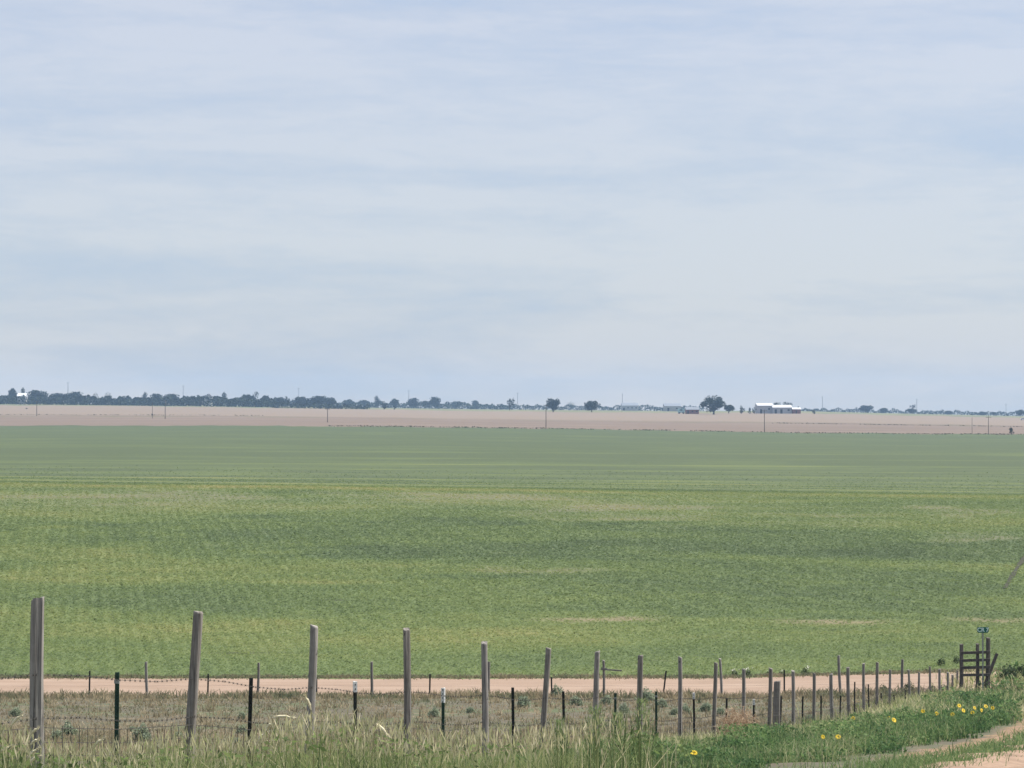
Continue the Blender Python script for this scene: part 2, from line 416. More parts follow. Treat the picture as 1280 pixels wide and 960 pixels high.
# dirt lane beside the camera, draped as its own sheet with a ragged edge
ys = np.linspace(-40, 84, 260); k = np.linspace(0, 1, 14)
O0 = 3.75 + .34 * np.sin(ys * .9) + 1.1 * (fbm(ys / 1.3, ys * 0, 3) - .5); O1 = -1.4 + .3 * np.sin(ys * .7 + 1)
OFF = O0[:, None] + (O1 - O0)[:, None] * k[None, :]
X = off_x(ys[:, None], OFF); Yg = np.broadcast_to(ys[:, None], X.shape)
rut = -.05 * (np.exp(-((OFF - 2.4) / .35) ** 2) + np.exp(-((OFF - .6) / .35) ** 2))
Z = ground_z(X, Yg) + .07 + rut; Z[:, 0] -= .09; Z[:, -1] -= .09
i = (np.arange(len(ys) - 1)[:, None] * 14 + np.arange(13)[None, :]).ravel()
tag(np_mesh('dirt_lane', np.stack([X.ravel(), Yg.ravel(), Z.ravel()], 1), np.stack([i, i + 1, i + 15, i + 14], 1), m_track, smooth=True), kind='structure')
# dark wheel rut climbing the crop at the right edge
pts = [at_row(x, v, 0, 97, 240) for x, v in ((1256, 736), (1264, 722), (1272, 709), (1280, 698), (1290, 686))]
P = np.array(pts); tt = np.linspace(0, 4, 40); px_, py_ = np.interp(tt, range(5), P[:, 0]), np.interp(tt, range(5), P[:, 1])
wd = .07 + .22 * fbm(tt * 3, tt * 0, 3)
X = np.stack([px_ - wd, px_, px_ + wd], 1); Yg = np.stack([py_] * 3, 1); Z = ground_z(X, Yg) + .07
i = (np.arange(39)[:, None] * 3 + np.arange(2)[None, :]).ravel()
tag(np_mesh('wheel_track', np.stack([X.ravel(), Yg.ravel(), Z.ravel()], 1), np.stack([i, i + 1, i + 4, i + 3], 1), plain_mat('rut_soil', (.045, .045, .028), .95), smooth=True), kind='structure')

# ------------------------------------------------------------------ scattered greenery
def blades(name, X, Y, h, w, lean, tint, mat, z0=0., rnd=R):
    N = len(X); Z = ground_z(X, Y) + z0
    phi = rnd.uniform(0, 2 * np.pi, N); psi = rnd.uniform(0, np.pi, N)
    dx, dy = np.cos(phi), np.sin(phi); wx, wy = np.cos(psi), np.sin(psi) * .6
    V = np.empty((N, 6, 3))
    for r, (t, ws) in enumerate(((0, 1.), (.55, .8), (1., .16))):
        cx = X + dx * lean * h * t * t; cy = Y + dy * lean * h * t * t; cz = Z + h * t * (1 - .35 * np.minimum(lean, 1.2) * t)
        for s, q in ((-1, 0), (1, 1)):
            V[:, r * 2 + q, 0] = cx + s * wx * w * ws / 2; V[:, r * 2 + q, 1] = cy + s * wy * w * ws / 2; V[:, r * 2 + q, 2] = cz
    b = np.arange(N)[:, None] * 6
    Q = np.concatenate([b + np.array([[0, 1, 3, 2]]), b + np.array([[2, 3, 5, 4]])])
    return V.reshape(-1, 3), Q, np.repeat(tint, 6)
def leaves(C, size, tint, rnd=R, flat=.5, aspect=1.):
    N = len(C)
    n = rnd.normal(size=(N, 3)); n[:, 2] = np.abs(n[:, 2]) + flat; n /= np.linalg.norm(n, axis=1)[:, None]
    a = np.cross(n, rnd.normal(size=(N, 3))); a /= np.linalg.norm(a, axis=1)[:, None]; b = np.cross(n, a)
    s = (np.broadcast_to(size, (N,)) / 2)[:, None]
    V = np.stack([C - a * s * aspect, C + b * s * .62, C + a * s * aspect, C - b * s * .62], 1)
    return V.reshape(-1, 3), np.arange(4 * N).reshape(N, 4), np.repeat(tint, 4)
def join(parts):
    V = []; Q = []; T = []; k = 0
    for v, q, t in parts:
        V.append(v); Q.append(q + k); T.append(t); k += len(v)
    return np.concatenate(V), np.concatenate(Q), np.concatenate(T)
def in_view(Y, k=.28, rnd=R): return rnd.uniform(-k, k, len(Y)) * Y

# the crop itself: leaves along drilled rows
m_leaf = leaf_mat('crop_leaf', [(p, tuple(x * 1.22 for x in c)) for p, c in CROP], .5)
def crop_leaves(N, y0, y1, ksize):
    Y = R.uniform(y0, y1, N); X = in_view(Y)
    ang = math.atan((110 - 640) / F); ca, sa = math.cos(ang), math.sin(ang)
    r = X * ca - Y * sa; l = X * sa + Y * ca
    rr = np.round(r / .76) * .76 + R.normal(0, .16, N)
    r = np.where(R.random(N) < np.where(X / Y < -.10, .3, .15), rr, r)
    X = r * ca + l * sa; Y = -r * sa + l * ca
    ok = (Y > 97.2); X, Y = X[ok], Y[ok]
    t, d = crop_tint(X, Y)
    keep = R.random(len(X)) > np.clip(.6 * bare_soil(X, Y) + d * .35 + .35 * np.clip((Y - 130) / 100, 0, 1) + np.clip((Y - 265) / 160, 0, 1), 0, 1)
    X, Y, t, d = X[keep], Y[keep], t[keep], d[keep]
    hgt = (.025 + .13 * R.random(len(X)) ** 2.2) * (1 - .5 * d) * (.75 + .5 * fbm(X / 3, Y / 3, 2)) * (1 - .8 * np.clip((Y - 100) / 120, 0, 1))
    C = np.stack([X, Y, ground_z(X, Y) + hgt], 1)
    return leaves(C, ksize * np.clip(Y, 90, 999) * R.uniform(.55, 1.5, len(X)), np.clip(t + .3 * d + R.normal(0, .09, len(X)) + (hgt - .2) * .3, 0, 1), flat=2.6)
V, Q, T = join([crop_leaves(640000, 97, 243, .00105), crop_leaves(110000, 240, 430, .0008)])
tag(np_mesh('crop_plants', V, Q, m_leaf, tint=T), 'low green broadleaf crop covering the field beyond the gravel road', 'crop', kind='stuff')

m_marg = leaf_mat('margin_weed', [(0, (.05, .06, .035)), (.5, (.085, .09, .055)), (1, (.14, .13, .085))], .1)
def margin(name, label, e, x0, x1, h, n, dy, thr, seed):
    n = int(n * .38); h = h * .45
    rr = np.random.default_rng(seed); px = rr.uniform(x0, x1, n); u0 = (px - 640) / F
    Y = np.full(n, float(e)) if not callable(e) else e(np.clip(u0 * 850 / half(850.), -1, 1)); Y = Y + rr.normal(0, dy, n); X = u0 * Y
    k = rr.random(n) < np.clip(2.4 * fbm(px / 26, px * 0 + seed, 3) - thr, 0, 1); X, Y, px = X[k], Y[k], px[k]
    hh = h * rr.uniform(.2, 1.1, len(X)) * (.4 + fbm(px / 7, px * 0, 2))
    V, Q, T = leaves(np.stack([X, Y, ground_z(X, Y) + hh * .6], 1), .55 * rr.uniform(.6, 1.5, len(X)), rr.random(len(X)), rr, flat=.1)
    tag(np_mesh(name, V, Q, m_marg, tint=T), label, 'weeds', kind='stuff')
margin('field_margin', 'thin dark weedy strip between the green crop and the bare field', lambda s: 852 + 9 * np.sin((np.sign(s) * np.abs(s) ** (1 / 1.15)) * 9 + .5), 410, 1290, .8, 5200, 6, .35, 3)
margin('fallow_margin', 'thin dark line of weeds crossing the bare field', 1205, -20, 330, .8, 1800, 5, .55, 4)
margin('fallow_ridge_weeds', 'dark weedy line across the right part of the bare field', 1130, 960, 1290, .9, 1800, 5, .5, 5)
GREENS = [(0, (.055, .085, .033)), (.25, (.14, .20, .068)), (.5, (.26, .315, .12)), (.72, (.42, .41, .21)), (1, (.70, .63, .42))]
m_grass = leaf_mat('grass_blade', GREENS, .48)
# dry short grass over the pasture
N = 90000; Y = 1 / R.uniform(1 / 90., 1 / 33., N); X = in_view(Y)
keep = (.3185 * Y - X > 10.0) & (R.random(N) < .35 + .9 * fbm(X / 2.2, Y / 2.2, 2)); X, Y = X[keep], Y[keep]
t = np.clip(.55 + 1.3 * (fbm(X / 3.0, Y / 4.5, 3) - .5) + R.normal(0, .12, len(X)), 0, 1)
m_dry = leaf_mat('dry_grass_blade', [(0, (.12, .14, .08)), (.3, (.20, .195, .115)), (.55, (.265, .22, .14)), (.8, (.34, .275, .18)), (1, (.47, .40, .28))], .48)
V, Q, T = blades('x', X, Y, R.uniform(.04, .15, len(X)), .0005 * Y * R.uniform(.5, 1.3, len(X)), R.uniform(.2, 1.2, len(X)), t, m_dry)
tag(np_mesh('pasture_grass', V, Q, m_dry, tint=T), 'short dry grass of the pasture between wire fence and gravel road', 'grass', kind='stuff')
nt_ = 3200; Yc = 1 / R.uniform(1 / 89., 1 / 36., nt_); Xc = in_view(Yc); k = (.3185 * Yc - Xc > 10.3) & (R.random(nt_) < 1.6 * fbm(Xc / 4, Yc / 6, 2) - .2)
Xc, Yc = Xc[k], Yc[k]; nb_ = 15; X2 = np.repeat(Xc, nb_) + R.normal(0, .09, len(Xc) * nb_); Y2 = np.repeat(Yc, nb_) + R.normal(0, .09, len(Xc) * nb_)
tt_ = np.repeat(np.clip(R.normal(.62, .25, len(Xc)), 0, 1), nb_) + R.normal(0, .08, len(X2)); hh_ = np.repeat(R.uniform(.10, .36, len(Xc)), nb_) * R.uniform(.5, 1.1, len(X2))
b2 = blades('x', X2, Y2, hh_, .00042 * Y2 * R.uniform(.6, 1.3, len(X2)), R.uniform(.1, 1., len(X2)), np.clip(tt_, 0, 1), m_dry)
V, Q, T = join([(V, Q, T), b2])
o = COL.objects['pasture_grass']; bpy.data.objects.remove(o)
tag(np_mesh('pasture_grass', V, Q, m_dry, tint=T), 'short dry grass of the pasture between wire fence and gravel road', 'grass', kind='stuff')
# weedy verge along the near side of the gravel road, and the thin strip on its far side
N = 26000; Y = R.normal(88.9, .8, N); X = in_view(Y); k = (R.random(N) < 1.5 * fbm(X / 1.5, Y / 2, 3) - .2) & (Y < 90.6)
X, Y = X[k], Y[k]
N2 = 14000; Y2 = R.normal(96.8, .3, N2); X2 = in_view(Y2)
X, Y = np.concatenate([X, X2]), np.concatenate([Y, Y2])
t = np.clip(.42 + 1.3 * (fbm(X / 1.3, Y, 3) - .5) + R.normal(0, .12, len(X)), 0, 1); t[-N2:] *= .8
V, Q, T = blades('x', X, Y, np.where(np.arange(len(X)) >= len(X) - N2, .45, 1.) * R.uniform(.06, .42, len(X)) * (.35 + 1.1 * fbm(X / .9, Y, 2)), .05 * R.uniform(.5, 1.3, len(X)), R.uniform(.2, .9, len(X)), t, m_dry)
tag(np_mesh('verge_weeds', V, Q, m_dry, tint=T), 'grey green weeds along the edges of the gravel road', 'weeds', kind='stuff')
# tall seeding grass in front of the near fence
N = 23000; Y = R.uniform(13.2, 24, N) ** 1.0; X = R.uniform(-.27, .13, N) * Y
off = .3185 * Y - X
k = (R.random(N) < np.clip(1.9 * fbm(X / .9, Y / .9, 3) - .35, 0.05, 1)) & (off > 4.6 + .8 * vnoise(Y, Y * 0)) & (R.random(N) > np.clip((640 + F * X / Y - 760) / 190, 0, 1)) ; X, Y = X[k], Y[k]
pxl = 640 + F * X / Y
def grass_top(X, Y):
    px = 640 + F * X / Y
    top = np.interp(px, [0, 60, 150, 230, 300, 370, 420, 500, 560, 640, 700, 765, 800, 860], [918, 940, 944, 926, 936, 908, 902, 920, 928, 926, 922, 910, 908, 924])
    return np.clip(-(top - HZ) / F * Y - ground_z(X, Y), .12, 1.1)
hh = grass_top(X, Y) * R.uniform(.35, 1.06, len(X)) * (.50 + .78 * fbm(X / .33 + 3, Y / .6, 2))
t = np.clip(.33 - .15 * np.clip((pxl - 640) / 100, 0, 1) + 1.15 * (fbm(X / .6, Y / 1.1, 3) - .5) + R.normal(0, .24, len(X)), 0, 1)
t = np.clip(t - .12 * np.exp(-((pxl - 20) / 50) ** 2) - .10 * np.exp(-((pxl - 790) / 70) ** 2), 0, 1)
p1 = blades('x', X, Y, hh, R.uniform(.004, .010, len(X)), R.uniform(.05, .75, len(X)), t, m_grass)
# seed heads at the tips of a share of the stalks
ns = 2300; Ys = R.uniform(14, 24.5, ns); Xs = (R.uniform(-.26, .03, ns) + np.abs(R.normal(0, .02, ns))) * Ys
hs = grass_top(Xs, Ys) * R.uniform(.7, 1.1, ns); zs = ground_z(Xs, Ys) + hs
v_ = R.normal(0, .25, (ns, 3)); v_[:, 2] = 1; 
A = np.stack([Xs, Ys, zs], 1); L = R.uniform(.05, .13, ns)[:, None]; Bp = A + v_ * L
wv = np.stack([np.full(ns, 1.), np.zeros(ns), np.zeros(ns)], 1) * R.uniform(.0025, .0065, ns)[:, None]
Vs = np.stack([A - wv * .4, A + wv * .4, (A + Bp) / 2 + wv, Bp, (A + Bp) / 2 - wv], 1)
Vq = np.stack([A, (A + Bp) / 2 + wv, Bp, (A + Bp) / 2 - wv], 1).reshape(-1, 3)
p2 = (Vq, np.arange(4 * ns).reshape(ns, 4), np.repeat(np.clip(R.normal(.8, .12, ns), 0, 1), 4))
p3 = blades('x', Xs, Ys, hs, np.full(ns, .0035), np.full(ns, .02), np.clip(R.normal(.62, .1, ns), 0, 1), m_grass)
nf_ = 9000; Yf = R.uniform(14, 25, nf_); Xf = R.uniform(-.26, .10, nf_) * Yf; df = fbm(Xf / .45 + 8, Yf / .8, 3); k = (df > .56) & (.3185 * Yf - Xf > 5); Xf, Yf = Xf[k], Yf[k]
hf = grass_top(Xf, Yf) * R.random(len(Xf)) ** .6 * .95
p4 = leaves(np.stack([Xf, Yf, ground_z(Xf, Yf) + hf], 1), R.uniform(.02, .055, len(Xf)), np.clip(R.normal(.22, .1, len(Xf)), 0, 1), flat=.2, aspect=1.5)
nd = 420; Yd = R.uniform(15, 25, nd); Xd = R.uniform(-.26, .08, nd) * Yd
p5 = blades('x', Xd, Yd, grass_top(Xd, Yd) * R.uniform(.8, 1.22, nd), R.uniform(.005, .009, nd), R.uniform(.0, .5, nd), np.where(R.random(nd) < .5, .02, .9), m_grass)
V, Q, T = join([p1, p2, p3, p4, p5])
tag(np_mesh('tall_grass', V, Q, m_grass, tint=T), 'tall seeding grass growing in front of the near wire fence', 'grass', kind='stuff')
# straw coloured grass along the foot of the near fence
N = 17000; Y = 1 / R.uniform(1 / 95., 1 / 36., N); off = R.normal(9.9, .6, N); X = off_x(Y, off)
k = R.random(N) < 1.7 * fbm(X / 1.2, Y / 1.6, 3) - .25; X, Y = X[k], Y[k]
t = np.clip(.72 + .7 * (fbm(X / 2, Y / 2.5, 3) - .5) + R.normal(0, .13, len(X)), 0, 1)
n4 = 9000; Y4 = 1 / R.uniform(1 / 94., 1 / 66., n4); o4 = R.uniform(4.6, 9.4, n4); X4 = off_x(Y4, o4); k = R.random(n4) < np.clip(2.6 * fbm(X4 / 2.2 + 20, Y4 / 3.5, 3) - .75, 0, 1); X4, Y4 = X4[k], Y4[k]
X, Y = np.concatenate([X, X4]), np.concatenate([Y, Y4]); t = np.concatenate([t, np.clip(R.normal(.74, .12, len(X4)), 0, 1)])
V, Q, T = blades('x', X, Y, R.uniform(.12, .42, len(X)) * np.where(Y > 66, 1.25, 1.), .00045 * np.maximum(Y, 22) * R.uniform(.6, 1.4, len(X)), R.uniform(.1, .7, len(X)), t, m_grass)
tag(np_mesh('straw_grass', V, Q, m_grass, tint=T), 'straw coloured dry grass along the foot of the near fence', 'grass', kind='stuff')
# leafy green weeds between fence and lane
m_weed = leaf_mat('weed_leaf', [(0, (.042, .090, .036)), (.35, (.085, .155, .058)), (.6, (.155, .235, .088)), (.82, (.29, .32, .15)), (1, (.44, .42, .26))], .48)
N = 130000; Y = 1 / R.uniform(1 / 96., 1 / 25., N); off = R.uniform(5.2, 9.7, N) - np.clip((Y - 60) / 40, 0, 1) * R.uniform(0, 3.5, N); X = off_x(Y, off)
den = fbm(X / 1.3, Y / 1.6, 3); edge_ = np.clip((off - 5.75 - 1.1 * (vnoise(Y * .8, Y * 0) - .5)) / .5, 0, 1)
k = R.random(N) < np.clip(2.6 * den - .55, 0, 1) * edge_; X, Y, off, den = X[k], Y[k], off[k], den[k]
hh = np.interp(Y, [25, 38, 55], [.4, .75, 1.]) * R.random(len(X)) ** .7 * (.12 + .62 * np.clip(den - .25, 0, 1) * np.interp(off, [5.3, 7, 9, 9.8], [.5, 1, .9, .6])) * (.55 + 1.3 * fbm(X / .6 + 5, Y / .9, 2))
C = np.stack([X, Y, ground_z(X, Y) + hh], 1)
t = np.clip(.32 + .8 * (fbm(X / 1.7 + 40, Y / 2.2, 3) - .5) + .5 * (hh - .15) + R.normal(0, .14, len(X)), 0, 1)
q1 = leaves(C, .0013 * np.maximum(Y, 30) * R.uniform(.6, 1.6, len(X)), t, flat=.2, aspect=1.25)
n2 = len(X) // 2
q2 = blades('x', X[:n2], Y[:n2], np.interp(Y[:n2], [25, 38, 55], [.4, .7, 1.]) * R.uniform(.1, .62, n2) * (.4 + 1.1 * fbm(X[:n2] / .8, Y[:n2], 2)), .00038 * np.maximum(Y[:n2], 25), R.uniform(.05, .8, n2), np.clip(t[:n2] + .12 + R.normal(0, .15, n2) + .25 * (fbm(X[:n2] / 2, Y[:n2] / 3, 2) > .55), 0, 1), m_weed)
n5 = 30000; Y5 = 1 / R.uniform(1 / 92., 1 / 34., n5); o5 = R.uniform(5.6, 8.5, n5); X5 = off_x(Y5, o5); c5 = fbm(X5 / 1.1 + 60, Y5 / 4.5, 3); k = c5 > .56; X5, Y5, c5 = X5[k], Y5[k], c5[k]
h5 = R.random(len(X5)) ** .6 * np.clip((c5 - .54) * 5, .1, .55)
q5 = leaves(np.stack([X5, Y5, ground_z(X5, Y5) + h5], 1), .0011 * Y5 * R.uniform(.6, 1.6, len(X5)), np.clip(.30 + 1.1 * (fbm(X5 / 3, Y5 / 7, 2) - .5) + .25 * h5 + R.normal(0, .12, len(X5)), 0, 1), flat=.2, aspect=1.3)
# low grass strip beside the lane
n3 = 13000; Y3 = 1 / R.uniform(1 / 80., 1 / 25., n3); o3 = R.normal(3.95, .45, n3); X3 = off_x(Y3, o3)
k = R.random(n3) < 1.6 * fbm(X3 / .8, Y3 / 1.6, 3) - .3; X3, Y3 = X3[k], Y3[k]
q3 = blades('x', X3, Y3, R.uniform(.05, .26, len(X3)), .0004 * np.maximum(Y3, 25), R.uniform(.2, 1., len(X3)), np.clip(R.normal(.55, .15, len(X3)), 0, 1), m_weed)
V, Q, T = join([q1, q2, q3, q5])
tag(np_mesh('green_weeds', V, Q, m_weed, tint=T), 'leafy green weeds between the near fence and the dirt lane', 'weeds', kind='stuff')
# ------------------------------------------------------------------ fences
def wood_mat(name, dark, light):
    m, nt, out = new_mat(name)
    g = noise(nt, 1.0, 6, mapping=((38, 38, 2.2), (0, 0, 0)), dist=.4); b = noise(nt, 3.0, 4)
    c = ramp(nt, [(.3, dark), (.52, tuple((a + b_) / 2 for a, b_ in zip(dark, light))), (.72, light)], g)
    c = mix(nt, c, tuple(x * .45 for x in dark), maprange(nt, b, .55, .75, 0, .6))
    ck = noise(nt, 1.0, 3, mapping=((60, 60, 1.1), (0, 0, .4)))
    c = mix(nt, c, tuple(x * .22 for x in dark), maprange(nt, ck, .60, .66, 0, .85))
    kn = noise(nt, 1.0, 2, mapping=((14, 14, 9), (0, 0, 0)))
    c = mix(nt, c, tuple(x * .4 for x in dark), maprange(nt, kn, .68, .74, 0, .8))
    c = mix(nt, c, tuple(min(1, x * 1.5) for x in light), maprange(nt, noise(nt, 5, 4), .6, .75, 0, .45))
    surf(nt, out, c, .9, g, .8, .015); return m
m_wood = [wood_mat('weathered_wood', (.155, .142, .13), (.34, .315, .29)), wood_mat('brown_weathered_wood', (.12, .108, .096), (.28, .255, .23))]
m_steel = plain_mat('dark_painted_steel', (.018, .022, .02), .6, .4, 9)
m_green = plain_mat('green_painted_steel', (.02, .05, .035), .6, .4, 9)
m_white = plain_mat('white_paint', (.62, .62, .60), .6, .15, 12)
m_gal = plain_mat('galvanised_steel', (.25, .27, .26), .5, .2, 10, .4)
m_wire = plain_mat('rusty_wire', (.08, .072, .066), .6, .3, 20, .3)

def post_bm(h, r, square=False, seg=12, tilt=(0, 0), rnd=random):
    """weathered timber: uneven round or squared section, worn top"""
    bm = bmesh.new(); rows = [-.35, 0, .2, .4, .6, .8, .985, 1.0]; rings = []
    ph = rnd.random() * 6
    for j, t in enumerate(rows):
        z = t * h if t > 0 else t
        ring = []
        for k in range(seg):
            a = 2 * math.pi * k / seg
            rr = r * (1.06 - .1 * max(t, 0)) * (1 + .05 * math.sin(2 * a + ph) + .03 * math.sin(5 * a + j * .8 + ph))
            if square: rr *= min(1.32, 1.0 / max(abs(math.cos(a)), abs(math.sin(a)))) * .93
            if t == 1.0: rr *= .985
            x, y = rr * math.cos(a), rr * math.sin(a)
            if square:
                q = math.radians(24); x, y = x * math.cos(q) - y * math.sin(q), x * math.sin(q) + y * math.cos(q)
            zz = z + ((.016 * math.sin(a + ph) + .006 * math.sin(3 * a + ph)) if t > .97 else 0)
            ring.append(bm.verts.new((x + tilt[0] * z + .008 * math.sin(t * 4 + ph), y + tilt[1] * z, zz)))
        rings.append(ring)
    for r0, r1 in zip(rings, rings[1:]):
        for k in range(seg): bm.faces.new((r0[k], r0[(k + 1) % seg], r1[(k + 1) % seg], r1[k]))
    bm.faces.new(rings[-1]); return bm
def place(o, X, Y, z, origin):
    o.location = Vector((X, Y, z)) - Vector(origin)
def tpost_bm(h, t=0.0, s=1.0):
    """studded steel T section"""
    bm = bmesh.new()
    box(bm, (t * h / 2, 0, h / 2 - .15), (.044 * s, .007 * s, h + .3), ry=math.atan(t)); box(bm, (t * h / 2, .0215 * s, h / 2 - .15), (.007 * s, .036 * s, h + .3), ry=math.atan(t))
    for k in range(int(h / .055)):
        z = .05 + k * .055
        if z < h - .02: box(bm, (t * z, -.007 * s, z), (.012 * s, .008 * s, .022))
    return bm

# near fence -----------------------------------------------------------
FO = Vector((-4.24, 19.3, gz(-4.24, 19.3)))
near = thing('wire_fence', 'long wire fence of tall weathered wooden posts and short steel posts running away downhill', 'fence', FO)
def fpos(n, x=None):
    Y = 2.98 * (n + 6.47)
    px = 860 - 9399 / (n + 6.47) + 640 if x is None else x
    return (px - 640) * Y / F, Y
WOOD = [(0, 47, 748, 0.0), (1, 242, 765, .05), (2, 389, 782, .035), (3, 509, 786, 0), (4, 606, 803, 0), (5, 681, 810, .055), (6, 745, 814, .03), (7, 800, 819, 0), (8, 850, 821, -.01),
        (9, 893, 828, .02), (10, 929, 836, 0), (11, 962, 835, .02), (12, 991, 838, 0), (13, 1017, 841, 0), (14, 1039, 842, -.02), (15, 1060, 834, 0), (16, 1079, 829, .01),
        (17, 1096, 828, 0), (18, 1112, 837, 0), (19, 1136, 837, -.03), (20, 1148, 840, 0), (21, 1162, 833, -.02), (22, 1174, 836, 0), (23, 1184, 840, .02), (24, 1190, 843, 0), (24.6, 1196, 838, 0),
        (25.6, 1207, 847, 0), (26.4, 1214, 848, 0)]
wl = {0: 'squared tall timber post with a pale sunlit side', 1: 'tall round post leaning towards the lane', 5: 'grey post leaning to one side'}
tops = {}
for n, x, vt, tl in WOOD:
    X, Y = fpos(n, x); z0 = gz(X, Y); h = z_of(vt, Y) - z0
    rnd = random.Random(int(n * 10)); r = (.052 if n in (0, 1) else .046) * rnd.uniform(.9, 1.12)
    o = bm_obj('wooden_post', post_bm(h, r, n == 0 or n == 3, tilt=(tl, rnd.uniform(-.02, .02)), rnd=rnd), m_wood[int(n * 7) % 2], near, smooth=not (n in (0, 3)))
    place(o, X - tl * h * .5, Y, z0, FO)
    if n in wl: o['label'] = wl[n]
# stout old post
X, Y = fpos(11.75, 970); z0 = gz(X, Y); h = z_of(851, Y) - z0
o = bm_obj('wooden_post', post_bm(h, .085, seg=14, tilt=(.02, 0)), m_wood[1], near, smooth=True); place(o, X, Y, z0, FO); o['label'] = 'short stout old post'
STEEL = [(.5, 147, 840, 1), (1.5, 314, 847, 0), (2.5, 444, 852, 2), (3.5, 554, 860, 3), (4.5, 641, 859, 0), (5.5, 704, 864, 0), (6.5, 769, 866, 1), (7.5, 820, 864, 1), (8.5, 867, 866, 2), (9.5, 908, 872, 0), (10.5, 942, 874, 2),
         (11.95, 976, 869, 0), (12.5, 1003, 870, 0), (13.5, 1026, 869, 0), (14.5, 1050, 869, 0), (15.5, 1068, 852, 0), (16.5, 1085, 855, 0), (17.5, 1101, 866, 0), (18.5, 1117, 868, 0), (19.5, 1131, 862, 0), (20.5, 1153, 866, 0), (21.5, 1168, 862, 0)]
for n, x, vt, kind in STEEL:
    X, Y = fpos(n, x); z0 = gz(X, Y); h = z_of(vt, Y) - z0
    tl = random.Random(int(n * 10)).uniform(-.03, .035)
    o = bm_obj('steel_post', tpost_bm(h, tl, 1.0), m_green if kind in (1, 3) else m_steel, near); place(o, X - tl * h, Y, z0, FO)
    o.rotation_euler.z = random.Random(int(n * 9)).uniform(-.5, .5)
    if kind >= 2:
        bm = bmesh.new(); hc = .13 if kind == 2 else .2
        box(bm, (tl * h, 0, h - hc / 2 + .004), (.052, .018, hc), ry=math.atan(tl)); box(bm, (tl * h, .024, h - hc / 2 + .004), (.016, .046, hc), ry=math.atan(tl))
        bm_obj('painted_tip', bm, m_white, o); o['label'] = 'steel post with white painted tip'
    elif kind == 1:
        bm = bmesh.new(); box(bm, (tl * h, -.004, h - .09), (.05, .02, .035)); bm_obj('wire_clip', bm, m_gal, o)
def strand_pts(h, n0=-3.0, n1=26, step=.25):
    pts = []
    for n in np.arange(n0, n1, step):
        X, Y = fpos(n); f = n % 1
        pts.append(Vector((X, Y - .05, gz(X, Y) + h - .016 * math.sin(math.pi * f) + .012 * math.sin(n * 2.3))) - FO)
    return pts
for h in (1.02, .63):
    bm = bmesh.new(); P = strand_pts(h); tube(bm, P, .0022, 4, False)
    d = .105
    for a, b in zip(P[:56], P[1:57]):
        L = (b - a).length; k = 0.
        while k < L:
            p = a + (b - a) * (k / L)
            box(bm, p, (.012, .008, .009)); box(bm, p, (.003, .003, .03), ry=.6); box(bm, p, (.003, .003, .03), ry=-.6)
            k += d
    bm_obj('barbed_wire', bm, m_wire, near)
bm = bmesh.new()
for h in (.06, .18, .30, .42, .55): tube(bm, strand_pts(h, step=.5), .0038, 3, False)
n = -3.0
while n < 22:
    X, Y = fpos(n); z = gz(X, Y)
    tube(bm, [Vector((X, Y - .05, z + .05)) - FO, Vector((X, Y - .05, z + .55)) - FO], .0036, 3, False); n += .05
bm_obj('woven_wire', bm, m_wire, near)

# fence along the gravel road ------------------------------------------
RO = Vector((0, 89.4, gz(0, 89.4)))
rf = thing('roadside_fence', 'low sparse wire fence of thin posts along the near side of the gravel road', 'fence', RO)
for x, vt, tl in ((-102, 828, .02), (42, 827, 0), (184, 827, -.02), (323, 828, .01), (465, 827, 0), (611, 827, .0), (755, 825, -.015), (902, 823, -.045), (1050, 819, -.04), (1127, 824, .01)):
    X, Y, z0 = at_Y(x, 89.4); h = z_of(vt, Y) - z0
    if x == 42: continue
    o = bm_obj('wooden_post', post_bm(h, .055, tilt=(tl, 0), seg=8, rnd=random.Random(x)), m_wood[x % 2], rf, smooth=True); place(o, X, Y, z0, RO)
    if x == 755:
        bm = bmesh.new(); box(bm, (.0, -.06, h - .36), (.26, .05, .09)); box(bm, (.42, -.06, h - .40), (.62, .04, .06), ry=.06); bm_obj('broken_board', bm, m_wood[1], o); o['label'] = 'post with a broken board nailed across'
    elif x in (184, 465): o['label'] = 'pale silvery post'
for x, vt, tl in ((112, 838, .02), (260, 842, .02), (396, 846, 0), (537, 842, .02), (690, 846, -.03), (828, 838, .12), (980, 837, .0)):
    X, Y, z0 = at_Y(x, 89.4); h = z_of(vt, Y) - z0
    o = bm_obj('steel_post', tpost_bm(h, tl, 1.5), m_steel, rf); place(o, X, Y, z0, RO)
for h in (.5, .95):
    bm = bmesh.new(); P = []
    for x in range(-250, 1210, 24):
        X, Y, z0 = at_Y(x, 89.4); P.append(Vector((X, Y - .06, z0 + h - .04 * abs(math.sin(x / 22.))))-RO)
    tube(bm, P, .003, 3, False); bm_obj('barbed_wire', bm, m_wire, rf)

